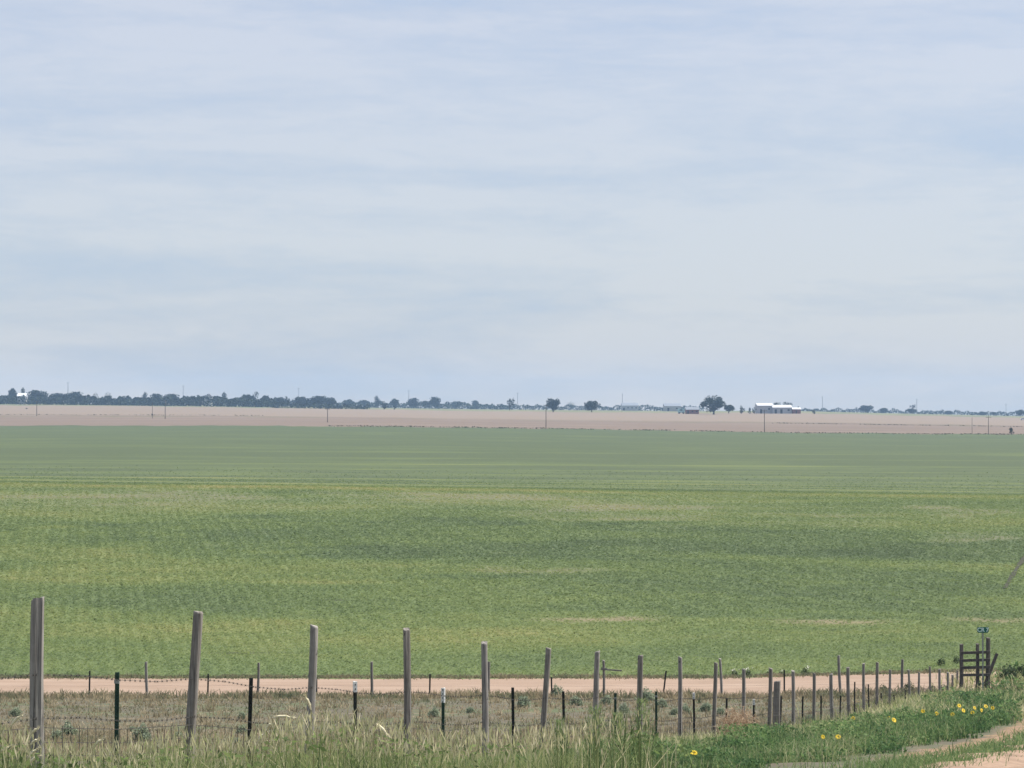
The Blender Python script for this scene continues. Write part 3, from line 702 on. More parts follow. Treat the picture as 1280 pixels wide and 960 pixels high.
# corner panel with rails ----------------------------------------------
m_dk = wood_mat('dark_timber', (.06, .053, .047), (.14, .125, .11))
X0, Y0 = (1201 - 640) * 93.0 / F, 93.0 - 3.2
Yp = 90.0
def pt(x, v): return Vector(((x - 640) * Yp / F, Yp, z_of(v, Yp)))
BO = Vector((pt(1217, 850).x, Yp, gz(pt(1217, 850).x, Yp)))
cp = thing('corner_panel', 'dark timber corner panel of four rails where the fences meet under the green sign', 'fence panel', BO)
for x, vt, r in ((1201, 805, .075), (1221, 804.5, .07), (1234, 797, .09)):
    p = pt(x, vt); z0 = gz(p.x, Yp); h = p.z - z0
    o = bm_obj('wooden_post', post_bm(h, r, True, tilt=(.01, 0), rnd=random.Random(x)), m_dk, cp); place(o, p.x, Yp, z0, BO)
for v0, v1 in ((815.5, 814.3), (825, 824), (834, 833), (843, 842.5)):
    a, b = pt(1199.5, v0), pt(1236, v1); bm = bmesh.new(); c = (a + b) / 2 - BO; c.y -= .13
    box(bm, c, ((b - a).length, .05, .11), ry=-math.atan2(b.z - a.z, b.x - a.x)); bm_obj('rail', bm, m_dk, cp)
# slanted brace behind the panel
p = pt(1242, 820); z0 = gz(p.x, Yp + 1); bm = bmesh.new()
tube(bm, [(-.35, 1.0, 0 + z0 - BO.z - .1), (.25, 1.0, p.z - BO.z)], [.08, .07], 8); o = bm_obj('brace', bm, m_dk, cp); o.location.x = p.x - BO.x + .1

# green road-name sign ---------------------------------------------------
Ys = 92.0 - 3.0
sx = (1228 - 640) * Ys / F; sz0 = gz(sx, Ys); szt = z_of(783.5, Ys)
sg = thing('road_sign', 'small green road name plate with pale lettering on a thin post at the fence corner', 'sign', (sx, Ys, sz0))
m_sg = plain_mat('green_sign_face', (.008, .115, .075), .4, .12, 6)
m_let = plain_mat('pale_lettering', (.55, .72, .70), .5, .06, 8)
W, H = 14.2 * Ys / F, 7.2 * Ys / F; hz_ = szt - sz0
bm = bmesh.new(); box(bm, (0, 0, (hz_ - H) / 2 + .02), (.06, .03, hz_ - H + .1)); box(bm, (0, .02, (hz_ - H) / 2), (.02, .03, hz_ - H)); bm_obj('post', bm, m_gal, sg)
bm = bmesh.new(); box(bm, (0, -.03, hz_ - H / 2), (W, .012, H)); bmesh.ops.bevel(bm, geom=[e for e in bm.edges if abs((e.verts[0].co - e.verts[1].co).y) > .005], offset=.03, segments=3, affect='EDGES')
plate = bm_obj('plate', bm, m_sg, sg)
def text(name, s, size, loc, parent, mat):
    cu = bpy.data.curves.new(name, 'FONT'); cu.body = s; cu.size = size; cu.align_x = 'CENTER'; cu.align_y = 'CENTER'; cu.extrude = .003; cu.offset = .006
    tmp = link(bpy.data.objects.new(name + '_curve', cu))
    me = bpy.data.meshes.new_from_object(tmp.evaluated_get(bpy.context.evaluated_depsgraph_get()))
    bpy.data.objects.remove(tmp); me.materials.clear()
    t = link(bpy.data.objects.new(name, me), parent); t.location = loc; t.rotation_euler = (math.radians(90), 0, 0)
    me.materials.append(mat); return t
text('lettering', 'CR 7', H * .95, (0, -.041, hz_ - H / 2), plate, m_let)

# ------------------------------------------------------------------ plants of the pasture
m_sage = leaf_mat('sage_leaf', [(0, (.085, .12, .075)), (.5, (.20, .245, .165)), (1, (.42, .46, .33))], .4)
m_twig = plain_mat('twig_bark', (.10, .08, .06), .9)
def bush_proto(name, label, cat, n, mat, group, seed, leaf=.1, tlo=.1, thi=.9, dark=0.):
    rr = np.random.default_rng(seed)
    d = rr.normal(size=(n, 3)); d[:, 2] = np.abs(d[:, 2]); d /= np.linalg.norm(d, axis=1)[:, None]
    lob = rr.normal(size=(9, 3)); lob[:, 2] = np.abs(lob[:, 2]); lob /= np.linalg.norm(lob, axis=1)[:, None]
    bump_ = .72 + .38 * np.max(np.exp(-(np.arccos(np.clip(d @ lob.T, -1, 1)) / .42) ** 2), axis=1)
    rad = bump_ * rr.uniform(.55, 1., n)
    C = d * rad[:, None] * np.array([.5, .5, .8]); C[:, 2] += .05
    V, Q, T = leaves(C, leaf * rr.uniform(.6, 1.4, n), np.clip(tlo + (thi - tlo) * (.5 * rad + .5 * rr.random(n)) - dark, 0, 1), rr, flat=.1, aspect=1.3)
    t = thing(name, label, cat, group=group)
    np_mesh('foliage', V, Q, mat, t, tint=T)
    bm = bmesh.new()
    for k in range(5):
        a = k * 1.26; tube(bm, [(0, 0, -.1), (.18 * math.cos(a), .18 * math.sin(a), .3), (.3 * math.cos(a), .3 * math.sin(a), .55)], [.03, .02, .008], 5)
    bm_obj('stem', bm, m_twig, t); return t
SG = 'grey green sagebrush dotted over the pasture'
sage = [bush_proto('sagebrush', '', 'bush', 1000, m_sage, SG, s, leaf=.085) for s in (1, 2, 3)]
# px centre x, base row, width px, label
SAGE = [(20, 895, 15, 'lone round sagebrush between the photo edge and the first tall post'), (86, 921, 23, 'larger sagebrush just past the first tall post'), (72, 924, 16, 'small sagebrush tucked against the larger one by the first tall post'),
        (166, 915, 10, 'tiny sagebrush just past the green steel post with pale clip'), (179, 926, 25, 'wide low sagebrush midway between first two tall posts'), (222, 925, 15, 'sagebrush close in front of the second tall leaning post'),
        (304, 899, 13, 'upper sagebrush beside the second steel post'), (303, 917, 14, 'lower sagebrush beside the second steel post'), (280, 934, 14, 'pale sagebrush low in grass after the second tall post'), (296, 931, 12, 'small sagebrush low beside the pale one near second steel post'),
        (543, 896, 15, 'sagebrush touching the steel post with long white tip'), (588, 891, 11, 'little sagebrush near the fifth tall wooden post'), (654, 884, 18, 'dark rounded sagebrush beside the fifth steel post'), (695, 871, 18, 'green flat bush at the road edge behind the leaning sixth post'),
        (721, 882, 17, 'sagebrush between the sixth and seventh wooden posts'), (758, 880, 15, 'sagebrush at the foot of the post with the broken board'), (808, 878, 22, 'wide green sagebrush behind the eighth wooden post'), (828, 884, 15, 'pale sagebrush below the leaning roadside steel post'),
        (843, 893, 11, 'smaller sagebrush hugging the ninth wooden post'), (857, 892, 15, 'round sagebrush right behind the ninth wooden post'), (882, 889, 15, 'flat sagebrush between white tipped post and tenth wooden post'), (901, 893, 12, 'sagebrush at the tenth wooden post by the tumbleweed'),
        (780, 890, 14, 'faint sagebrush between seventh and eighth wooden posts'), (1010, 903, 14, 'sagebrush glimpsed between the crowded posts past the stout post')]
for i, (x, v, wpx, lab) in enumerate(SAGE):
    X, Y = at_row(x, v, 0, 30, 90); s = 1.2 * wpx * Y / F
    o = sage[i] if i < 3 else dup(sage[i % 3], (0, 0, 0))
    o.location = (X, Y, gz(X, Y)); o.rotation_euler.z = i * 1.7; o.scale = (s, s, s * .85); o['label'] = lab
# dark bushy weeds by the road corner, some with white blossom on the far road edge
m_dweed = leaf_mat('dark_weed_leaf', [(0, (.02, .038, .018)), (.5, (.05, .08, .036)), (1, (.12, .15, .07))], .25)
DG = 'dark weeds by the gravel road'
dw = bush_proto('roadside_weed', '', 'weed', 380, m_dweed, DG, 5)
DWL = [(1104, 868, 16, 90, 'dark bushy weed beside the steel posts where the road narrows'), (1135, 866, 20, 90, 'wide dark weed under the road end near the leaning post'), (1165, 868, 15, 90, 'small dark weed among the last posts before the corner panel'), (1180, 866, 14, 90, 'dark weed just before the corner panel'),
       (1176, 836, 15, 100, 'dark green tuft on the far bank left of the corner panel'), (1195, 832, 14, 101, 'taller dark tuft on the far bank against the corner panel'), (1262, 832, 30, 93, 'dark green weeds on the bank past the road sign'), (1278, 824, 26, 94, 'tall weed clump at the photo edge beyond the sign')]
for i, (x, v, wpx, Y, lab) in enumerate(DWL):
    X = (x - 640) * Y / F; s = wpx * Y / F
    o = dw if i == 0 else dup(dw, (0, 0, 0)); o.location = (X, Y, gz(X, Y)); o.rotation_euler.z = i * 2.1; o.scale = (s, s * .8, s * .9); o['label'] = lab
m_blos = plain_mat('white_petals', (.72, .70, .62), .7, .1)
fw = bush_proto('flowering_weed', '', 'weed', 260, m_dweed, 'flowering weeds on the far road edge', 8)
bm = bmesh.new(); rr = random.Random(4)
for k in range(9):
    a = rr.uniform(3.3, 6.1); rad = rr.uniform(.2, .5); box(bm, (rad * math.cos(a), rad * math.sin(a), rr.uniform(.45, .95)), (.07, .05, .08), rz=rr.random(), ry=rr.random())
bm_obj('blossom', bm, m_blos, fw)
for i, (x, wpx, lab) in enumerate([(918, 13, 'white flowered weed on the far road edge by the tenth wooden post'), (934, 15, 'broad white flowered weed on the far road edge by the eleventh post'), (961, 10, 'small white flowered weed on the far road edge behind the twelfth post'), (976, 9, 'tiny pale flowered weed on the far road edge above the stout post'), (1006, 15, 'darkest flowering weed on the far road edge above the crowded posts')]):
    Y = 97.3; X = (x - 640) * Y / F; s = wpx * Y / F
    o = fw if i == 0 else dup(fw, (0, 0, 0)); o.location = (X, Y, gz(X, Y)); o.rotation_euler.z = .3 * i; o.scale = (s, s * .8, s * .75); o['label'] = lab
# tumbleweed
Y = 42.; X = (922 - 640) / F * Y; tw = thing('tumbleweed', 'tangled reddish brown dry tumbleweed caught against the near fence', 'tumbleweed', (X, Y, gz(X, Y)))
m_tw = leaf_mat('dry_twig', [(0, (.24, .16, .10)), (.5, (.42, .30, .20)), (1, (.62, .50, .36))], .4)
n = 1500; d = R.normal(size=(n, 3)); d /= np.linalg.norm(d, axis=1)[:, None]
C = d * R.uniform(.35, 1., n)[:, None] * np.array([.44, .40, .40]) + np.array([0, 0, .46]); A = R.normal(size=(n, 3)); A /= np.linalg.norm(A, axis=1)[:, None]; A *= R.uniform(.05, .12, n)[:, None]
Wd = np.cross(A, R.normal(size=(n, 3))); Wd /= np.linalg.norm(Wd, axis=1)[:, None]; Wd *= .006
np_mesh('twigs', np.stack([C - A, C + Wd, C + A, C - Wd], 1).reshape(-1, 3), np.arange(4 * n).reshape(n, 4), m_tw, tw, tint=np.repeat(R.random(n), 4))
bm = bmesh.new(); tube(bm, [(.1, 0, -.06), (.02, 0, .12), (-.1, 0, .3)], [.03, .025, .01], 6); bm_obj('stem', bm, m_twig, tw)
m_stem = plain_mat('green_stem', (.13, .19, .07), .8)
# feathery tall weeds rising from the grass left of the green bank
m_feat = leaf_mat('feathery_leaf', [(0, (.09, .135, .055)), (.5, (.17, .235, .10)), (1, (.36, .40, .20))], .48)
for i, (px, vt, Y, sp, lab) in enumerate([(744, 874, 19.5, .15, 'feathery pale green weed standing left of its two neighbours in the tall grass'), (772, 884, 18.5, .11, 'shorter feathery weed in the middle of three in the tall grass'), (803, 866, 20.5, .15, 'tallest feathery weed, in front of the eighth wooden post'), (700, 893, 19, .10, 'slim feathery weed in front of the seventh steel post')]):
    X = (px - 640) / F * Y; z0 = gz(X, Y); H = z_of(vt, Y) - z0; rr = np.random.default_rng(50 + i)
    t = thing('feathery_weed', lab, 'weed', (X, Y, z0), group='feathery weeds in the tall grass')
    n = 700; f = rr.random(n) ** .7; a = rr.uniform(0, 6.28, n); rad = sp * (1.25 - f) * rr.random(n) ** .5 * 1.3
    B = np.stack([rad * np.cos(a), rad * np.sin(a), f * H * .93], 1); D = np.stack([np.cos(a) * .5, np.sin(a) * .5, np.full(n, .9)], 1) + rr.normal(0, .3, (n, 3)); D *= rr.uniform(.03, .085, n)[:, None]
    Wd = np.stack([rr.uniform(.6, 1, n), np.zeros(n), rr.uniform(-.4, .4, n)], 1) * .0045
    np_mesh('foliage', np.stack([B - Wd, B + D * .5 + Wd * .4, B + D, B + Wd], 1).reshape(-1, 3), np.arange(4 * n).reshape(n, 4), m_feat, t, tint=np.repeat(np.clip(rr.normal(.42, .22, n) + .25 * f, 0, 1), 4))
    bm = bmesh.new()
    for k in range(9):
        a = rr.uniform(0, 6.28); q = sp * rr.uniform(.3, 1.1); tube(bm, [(q * .2 * math.cos(a), q * .2 * math.sin(a), -.05), (q * .7 * math.cos(a), q * .7 * math.sin(a), H * .5), (q * math.cos(a), q * math.sin(a), H * rr.uniform(.75, .98))], [.006, .004, .0015], 5)
    bm_obj('stem', bm, m_stem, t)
# sunflowers
m_pet = plain_mat('yellow_petals', (.72, .50, .025), .6, .12, 9); m_disc = plain_mat('flower_centre_brown', (.07, .04, .015), .9)
def sunflower(label):
    t = thing('sunflower', label, 'flower', group='yellow wild sunflowers among the green weeds')
    bm = bmesh.new(); tube(bm, [(0, 0, -.1), (.02, 0, .25), (0, -.02, .52)], [.012, .009, .006], 6); bm_obj('stem', bm, m_stem, t)
    bm = bmesh.new(); tl = Matrix.Translation((0, -.03, .53)) @ Matrix.Rotation(math.radians(58), 4, 'X')
    for k in range(13):
        a = 2 * math.pi * k / 13
        pts = [(.014, -.010, .0), (.05, -.021, .012), (.092, 0, .004), (.05, .021, .012), (.014, .010, 0)]
        bm.faces.new([bm.verts.new(tl @ (Matrix.Rotation(a, 4, 'Z') @ Vector(p))) for p in pts])
    pet = bm_obj('petals', bm, m_pet, t)
    bm = bmesh.new(); bmesh.ops.create_uvsphere(bm, u_segments=10, v_segments=6, radius=.019, matrix=tl @ Matrix.Diagonal((1, 1, .5, 1))); bm_obj('flower_centre', bm, m_disc, pet, True)
    for s in (-1, 1):
        bm = bmesh.new(); bm.faces.new([bm.verts.new(p) for p in ((0, 0, .2), (s * .07, -.04, .24), (s * .14, 0, .19), (s * .07, .04, .22))]); bm_obj('leaf', bm, m_stem, t)
    return t
SUN = [(867, 941, 'lone wild sunflower lowest in the weeds near the white tipped post'), (1028, 921, 'wild sunflower beside another, below the crowded posts'), (1047, 921, 'wild sunflower just right of its twin below the crowded posts'), (1056, 909, 'pale small wild sunflower half hidden in leaves'), (1066, 898, 'wild sunflower at the edge of straw grass'),
       (1111, 898, 'left one of two touching wild sunflowers'), (1116, 900, 'larger one of two touching wild sunflowers'), (1153, 889, 'faint wild sunflower before the straw grass'), (1170, 892, 'wild sunflower standing alone left of the big cluster'), (1190, 893, 'wild sunflower at the lower left of the big cluster'), (1198, 882, 'wild sunflower at the top of the big cluster'),
       (1203, 888, 'wild sunflower left of middle in the big cluster'), (1215, 891, 'lowest wild sunflower of the big cluster'), (1217, 885, 'wild sunflower in the middle of the big cluster'), (1226, 888, 'wild sunflower right of middle in the big cluster'), (1231, 883, 'high wild sunflower on the right of the big cluster'), (1240, 885, 'rightmost wild sunflower of the big cluster')]
sf = None
for i, (x, v, lab) in enumerate(SUN):
    fh = .24 if v > 935 else .30 if v > 905 else .42; X, Y = at_row(x, v, fh, 28 if v > 935 else 34, 80)
    if sf is None: sf = sunflower(lab); o = sf
    else: o = dup(sf, (0, 0, 0), label=lab)
    s = random.Random(i).uniform(.85, 1.2); o.location = (X, Y, gz(X, Y)); k = .52 if v > 905 else .72; o.scale = (s * k, s * k, fh / .52); o.rotation_euler.z = random.Random(i + 9).uniform(-.6, .6)
# big pale seed heads of foxtail barley bowing above the grass
m_seed = plain_mat('pale_seed_head', (.66, .60, .41), .8, .15, 30); m_stalk = plain_mat('straw_stalk', (.30, .27, .13), .8)
def seed_stalk(label, x0, v0, x1, v1, Y):
    """head runs from pixel (x0,v0) to its tip (x1,v1)"""
    a = Vector(((x0 - 640) * Y / F, Y, z_of(v0, Y))); b = Vector(((x1 - 640) * Y / F, Y - .03, z_of(v1, Y)))
    L = b - a; base = Vector((a.x - L.x * .5, Y + .05, gz(a.x, Y + .05))); 
    t = thing('grass_stalk', label, 'grass stalk', base, group='large pale seed heads above the tall grass')
    A, B = a - base, b - base; mid = A * .6; mid.x -= L.x * .2
    bm = bmesh.new(); tube(bm, [(0, 0, -.05), mid, A], [.004, .003, .0025], 5); bm_obj('stalk', bm, m_stalk, t)
    bm = bmesh.new(); up = Vector((0, 0, .012)); P = [A, A + L * .25 + up, A + L * .6 + up * 1.3, B]
    tube(bm, P, [.004, .0105, .0105, .003], 7); rr = random.Random(int(x0))
    for k in range(70):
        f = rr.random(); p = A + L * f + up; e = L.normalized() * .022 + Vector((rr.uniform(-1, 1), rr.uniform(-1, 1), rr.uniform(-1, 1))) * .013
        tube(bm, [p, p + e], [.0022, .0004], 3, False)
    bm_obj('seed_head', bm, m_seed, t)
SEED = [('pale seed head slanting up just left of the first tall post', 14, 908, 30, 893, 16), ('short pale seed head crossing the front of the first tall post', 39, 919, 50, 910, 16.2), ('drooping seed head low on the first tall post', 39, 931, 51, 924, 16), ('long arching seed head under the first tall post', 35, 949, 50, 935, 15.4), ('lowest seed head under the first tall post', 37, 955, 51, 945, 15),
        ('straight cream seed head left of the green steel post with clip', 117, 935, 131, 923, 15.5), ('seed head at the photo corner lying nearly flat', 0, 941, 16, 933, 15.6), ('pale seed head falling across the third tall post', 389, 887, 382, 870, 15.2), ('seed head lying level between second steel post and third tall post', 342, 897, 369, 897.5, 15.2),
        ('upright pale seed head near the second steel post', 334, 912, 341, 904, 15.5), ('cream seed head slanting down between third and fourth tall posts', 470, 905, 486, 920, 15.3), ('dark standing seed head left of the white tipped steel post', 415, 919, 424, 902, 15.5), ('seed head bent over beside the second tall post', 322, 930, 333, 915, 15.8)]
for s in SEED: seed_stalk(*s)

# ------------------------------------------------------------------ far trees
m_tree = leaf_mat('tree_leaf', [(0, (.007, .014, .009)), (.5, (.013, .026, .013)), (1, (.03, .05, .022))], .1)
m_pale = leaf_mat('pale_tree_leaf', [(0, (.06, .075, .055)), (.5, (.11, .125, .09)), (1, (.18, .19, .14))], .2)
m_bark = plain_mat('tree_bark', (.07, .055, .042), .95)
def tree_proto(seed, name, cat, shape='round', n=900, mat=None, trunk=.22, leaf=.075):
    rr = np.random.default_rng(seed)
    nl = {'round': 34, 'tall': 22, 'ragged': 12, 'bush': 14, 'flat': 10}[shape]
    L = rr.normal(size=(nl, 3)); L /= np.linalg.norm(L, axis=1)[:, None]; L *= (rr.random(nl) ** .45)[:, None]
    ext = {'round': (.38, .38, .33), 'tall': (.26, .26, .40), 'ragged': (.36, .36, .36), 'bush': (.40, .40, .36), 'flat': (.42, .42, .12)}[shape]
    cz = {'round': .55, 'tall': .52, 'ragged': .56, 'bush': .46, 'flat': .72}[shape]
    Cc = L * np.array(ext) + np.array([0, 0, cz])
    rad = rr.uniform(.11, .20, nl) * (.75 if shape in ('ragged', 'flat') else 1)
    k = rr.integers(0, nl, n); d = rr.normal(size=(n, 3)); d /= np.linalg.norm(d, axis=1)[:, None]
    C = Cc[k] + d * (rad[k] * rr.uniform(.55, 1.05, n))[:, None]
    C[:, 2] = np.clip(C[:, 2], .05 if shape == 'bush' else .12, 1.)
    lt = rr.normal(.45, .16, nl)[k] + rr.normal(0, .12, n)
    V, Q, T = leaves(C, leaf * rr.uniform(.6, 1.4, n), np.clip(lt, 0, 1), rr, flat=.15)
    t = thing(name, '', cat)
    np_mesh('crown', V, Q, mat or m_tree, t, tint=T)
    bm = bmesh.new(); top = cz
    tube(bm, [(0, 0, -.03), (.01, 0, trunk), (0, .01, top)], [.035, .028, .012], 7)
    for j in range(0, nl, 2):
        c = Cc[j]; tube(bm, [(0, 0, trunk * .9), (c[0] * .5, c[1] * .5, (trunk + c[2]) / 2 + .02), tuple(c)], [.018, .012, .005], 5)
    bm_obj('trunk', bm, m_bark, t); return t
PROTO = {'round': [tree_proto(s, 'broadleaf_tree', 'tree', 'round', 2400, leaf=.085) for s in (1, 2, 3)], 'tall': [tree_proto(s, 'broadleaf_tree', 'tree', 'tall') for s in (4, 5)],
         'ragged': [tree_proto(s, 'thin_crowned_tree', 'tree', 'ragged', 330) for s in (6, 7)], 'pale': [tree_proto(s, 'pale_tree', 'tree', 'round', 420, m_pale) for s in (8,)],
         'bush': [tree_proto(s, 'field_shrub', 'shrub', 'bush', 700, trunk=.1) for s in (9, 10)], 'flat': [tree_proto(12, 'flat_topped_tree', 'tree', 'flat', 300, trunk=.5)], 'big': [tree_proto(21, 'broadleaf_tree', 'tree', 'round', 4200, leaf=.05, trunk=.14)]}
used = {k: 0 for k in PROTO}
def far_tree(kind, x, vtop, wpx, Y, label, vbase=None, group=None):
    X, Y, z0 = at_Y(x, Y); H = z_of(vtop, Y) - z0; Wd = wpx * Y / F
    i = used[kind]; used[kind] += 1; L = PROTO[kind]
    o = L[i] if i < len(L) else dup(L[i % len(L)], (0, 0, 0))
    o.location = (X, Y, z0); wk = {'tall': .72, 'round': .92, 'big': .94, 'ragged': .95, 'pale': 1.0, 'bush': .95, 'flat': 1.0}[kind]
    o.scale = (Wd / wk, Wd / wk, H / .97); o.rotation_euler.z = i * 2.3; o['label'] = label
    o['group'] = group or 'trees along the far horizon'
    return o
TL = 'trees rising out of the left tree line'
for a in [('round', 15, 484, 12, 2050, 'small round crown standing high at the left end of the tree line'), ('tall', 28, 484, 8, 2050, 'small dark crown just behind the white roof in the tree line'), ('round', 46, 486.5, 27, 1950, 'broad rounded tree right of the white roof behind the nearest utility pole'),
          ('round', 71, 490, 22, 1980, 'tree left of the tallest mast in the tree line'), ('round', 93, 488.5, 22, 1960, 'bright green tree right of the tallest mast'), ('pale', 118, 490.5, 14, 2000, 'pale greyish thin tree after the tallest mast'), ('pale', 135, 490, 13, 2020, 'second pale greyish tree after the tallest mast'), ('tall', 153, 494, 12, 1950, 'narrow dark tree right of the pale trees'),
          ('tall', 181, 490, 9, 1960, 'pointed dark tree left of the paired utility poles'), ('round', 196, 491, 16, 1980, 'tree just left of the utility pole with lamp arm'), ('round', 214, 491, 20, 2000, 'wide tree right of the utility pole with lamp arm'), ('round', 238, 494, 16, 1960, 'low rounded tree left of the white gabled house'), ('tall', 248, 492.5, 8, 1950, 'slim tree left of the white gabled house'),
          ('tall', 281, 490, 10, 1950, 'upright tree right of the white gabled house'), ('ragged', 318, 488.5, 20, 1950, 'forked thin crowned tree poking above the tree line'), ('round', 309, 492, 16, 1970, 'dense tree merging with the forked thin crowned one'), ('round', 332, 493, 12, 1950, 'tree on the right shoulder of the forked thin crowned one'), ('round', 349, 495.5, 16, 1980, 'low tree between the forked tree and the long grove'), ('tall', 359, 494.5, 7, 1960, 'slim dark tree before the long grove'),
          ('round', 376, 495, 22, 2000, 'left half of the long low grove, a wide green tree'), ('round', 399, 493.5, 26, 2000, 'tallest wide tree of the long low grove'), ('round', 414, 496, 18, 2020, 'tree ending the long low grove on its right')]:
    far_tree(*a, group=TL)
for a in [('bush', 422, 502.5, 7, 1720, 'dark shrub in the stubble edge just right of the long grove'), ('round', 436, 498.5, 14, 2400, 'hazy low tree after the long grove'), ('round', 455, 499, 14, 2500, 'faint hedge tree right of the hazy low tree'), ('tall', 471, 494.5, 9, 2300, 'upright hazy tree above the dark field shrub'), ('bush', 480, 501, 9, 1700, 'taller dark shrub at the edge of the bare field, left of centre'), ('bush', 493, 506, 4, 1690, 'tiny dark shrub beside the taller field shrub'),
          ('round', 494, 497.5, 12, 2300, 'square crowned hazy tree left of the faint mast'), ('round', 517, 496.5, 14, 2350, 'hazy tree right of the faint mast'), ('round', 532, 500, 12, 2400, 'low tree leaning into its taller neighbour left of centre'), ('round', 544, 495, 14, 2350, 'tall hazy tree with steep side left of centre'), ('round', 570, 501, 16, 2600, 'low far tree beyond the steep sided one'), ('round', 594, 499.5, 9, 2600, 'small far tree alone on the hedge left of the ragged tree'),
          ('ragged', 637, 493.5, 17, 1900, 'ragged half bare tree near the middle of the horizon'), ('round', 691.5, 497, 19, 1650, 'round dark tree standing behind the central utility pole'), ('pale', 714, 502, 14, 2700, 'pale far tree between the two round dark trees'), ('round', 739.5, 500, 19, 1680, 'flat topped round green tree right of the central utility pole'),
          ('big', 892, 492.5, 34, 1560, 'biggest tree, a broad dark crown beside the farm sheds'), ('round', 911, 505, 16, 1640, 'lower tree tucked against the right side of the biggest tree'), ('bush', 927, 506.5, 10, 1600, 'rounded bush between biggest tree and the white barns'), ('bush', 937, 508, 6, 1600, 'small bush left of the white barns'), ('bush', 943, 508, 6, 1600, 'dark bush touching the left white barn'),
          ('flat', 971, 501.5, 14, 1800, 'low dark tree top showing over the long white barn roof'), ('flat', 984, 501, 13, 1780, 'taller dark tree top over the right end of the barn roof'), ('bush', 997, 506.5, 5, 1750, 'tiny dark tree behind the white vehicle roof'), ('bush', 1017.5, 511, 7, 1600, 'lone dark bush right of the white barns'),
          ('round', 1082, 506, 20, 2300, 'cone shaped hazy tree right of the faint tall mast'), ('round', 1105, 509.5, 12, 2400, 'small rounded hazy tree right of the cone shaped one'), ('round', 1139, 510, 14, 2300, 'hazy bush below the flat topped dark tree'), ('flat', 1141, 504.5, 9, 2250, 'flat topped dark tree standing beside the far mast'),
          ('round', 1185, 513, 12, 2500, 'small hazy tree far right of the flat topped tree'), ('round', 1228, 514, 12, 2500, 'faint tree near the last faint mast'), ('round', 1242, 514.5, 7, 2400, 'tiny tree between the last mast and the photo edge'), ('round', 1275, 511.5, 13, 2300, 'hazy tree at the right photo edge behind the white vehicle'),
          ('bush', 1264, 532.5, 9, 840, 'single dark rounded shrub where crop and bare field meet near the right photo edge'), ('bush', 33, 509.5, 3.5, 1450, 'tiny dark shrub out on the bare field by the nearest pole'), ('bush', 190, 516.5, 3.5, 1180, 'small dark shrub at the foot of the left one of the paired poles')]:
    far_tree(*a)
# dense low growth of the tree lines, read as one mass each
def mass(name, label, x0, x1, Yd, vtop, n, size, seed, mat=None, dn=50):
    rr = np.random.default_rng(seed); x = rr.uniform(x0, x1, n); Y = Yd + rr.uniform(-dn, dn, n)
    X = (x - 640) / F * Y; z0 = ground_z(X, Y)
    top = np.interp(x, *zip(*vtop)) + 3.6 * (fbm(x / 5, x * 0, 3) - .5) * 2
    H = np.maximum(1.2, -(top - HZ) / F * Y - z0)
    z = z0 + H * rr.random(n) ** .8
    V, Q, T = leaves(np.stack([X, Y, z], 1), size * rr.uniform(.6, 1.5, n), np.clip(.38 + .9 * (fbm(x / 3, (z - z0) / 3, 2) - .5) + rr.normal(0, .1, n), 0, 1), rr, flat=.1)
    tag(np_mesh(name, V, Q, mat or m_tree, tint=T), label, 'tree line', kind='stuff')
mass('treeline', 'dense dark shelterbelt closing the bare field on the left', -60, 345, 1860, [(-60, 496), (20, 496), (110, 495), (160, 497), (300, 497), (345, 500)], 15000, 2.0, 1)
mass('far_treeline', 'thin hazy tree line left of the middle of the horizon', 340, 640, 2450, [(340, 500), (420, 501), (480, 503), (640, 506)], 5000, 2.2, 2, dn=120)
mass('low_hedge', 'low dark hedge along the edge of the bare field under the long grove', 340, 462, 1730, [(340, 503), (462, 506)], 2200, 1.2, 3, dn=15)
mass('distant_hedge', 'low hazy hedge across the middle of the horizon', 640, 880, 2500, [(640, 506), (760, 507), (880, 508)], 3500, 1.8, 4, dn=120)
mass('horizon_hedge', 'faint hedge along the right horizon', 1000, 1330, 2650, [(1000, 510.5), (1180, 514), (1330, 516)], 4200, 1.8, 5, dn=120)

# ------------------------------------------------------------------ poles and masts
m_pole = plain_mat('creosoted_pole', (.10, .085, .075), .9); m_mast = plain_mat('grey_steel_mast', (.22, .23, .24), .6, .1, 1, .3)
def pole(label, x, vb, vt, Y, w=.17, name='utility_pole', arm=1.1, mat=None, group='utility poles across the bare field', lamp=False):
    X, Y, z0 = at_Y(x, Y); H = z_of(vt, Y) - z0
    t = thing(name, label, 'pole', (X, Y, z0), group=group); mat = mat or m_pole
    bm = bmesh.new(); tube(bm, [(0, 0, -.4), (0, 0, H)], [w, w * .7], 8); bm_obj('shaft', bm, mat, t)
    if arm:
        bm = bmesh.new(); box(bm, (0, -w, H - .5), (arm * 2, .12, .14)); a = bm_obj('crossarm', bm, mat, t)
        bm = bmesh.new()
        for sx in (-.85, 0, .85): tube(bm, [(sx * arm, -w, H - .43), (sx * arm, -w, H - .2)], [.06, .05], 6)
        bm_obj('insulators', bm, m_gal, a)
    if lamp:
        bm = bmesh.new(); tube(bm, [(0, 0, H - 2.2), (.9, 0, H - 2.0), (1.9, 0, H - 2.1)], .06, 6); box(bm, (2.1, 0, H - 2.15), (.6, .3, .2)); bm_obj('lamp_arm', bm, m_gal, t)
        bm = bmesh.new(); tube(bm, [(.3, -.2, H - 1.6), (.3, -.2, H - .7)], .25, 10); bm_obj('transformer', bm, m_gal, t)
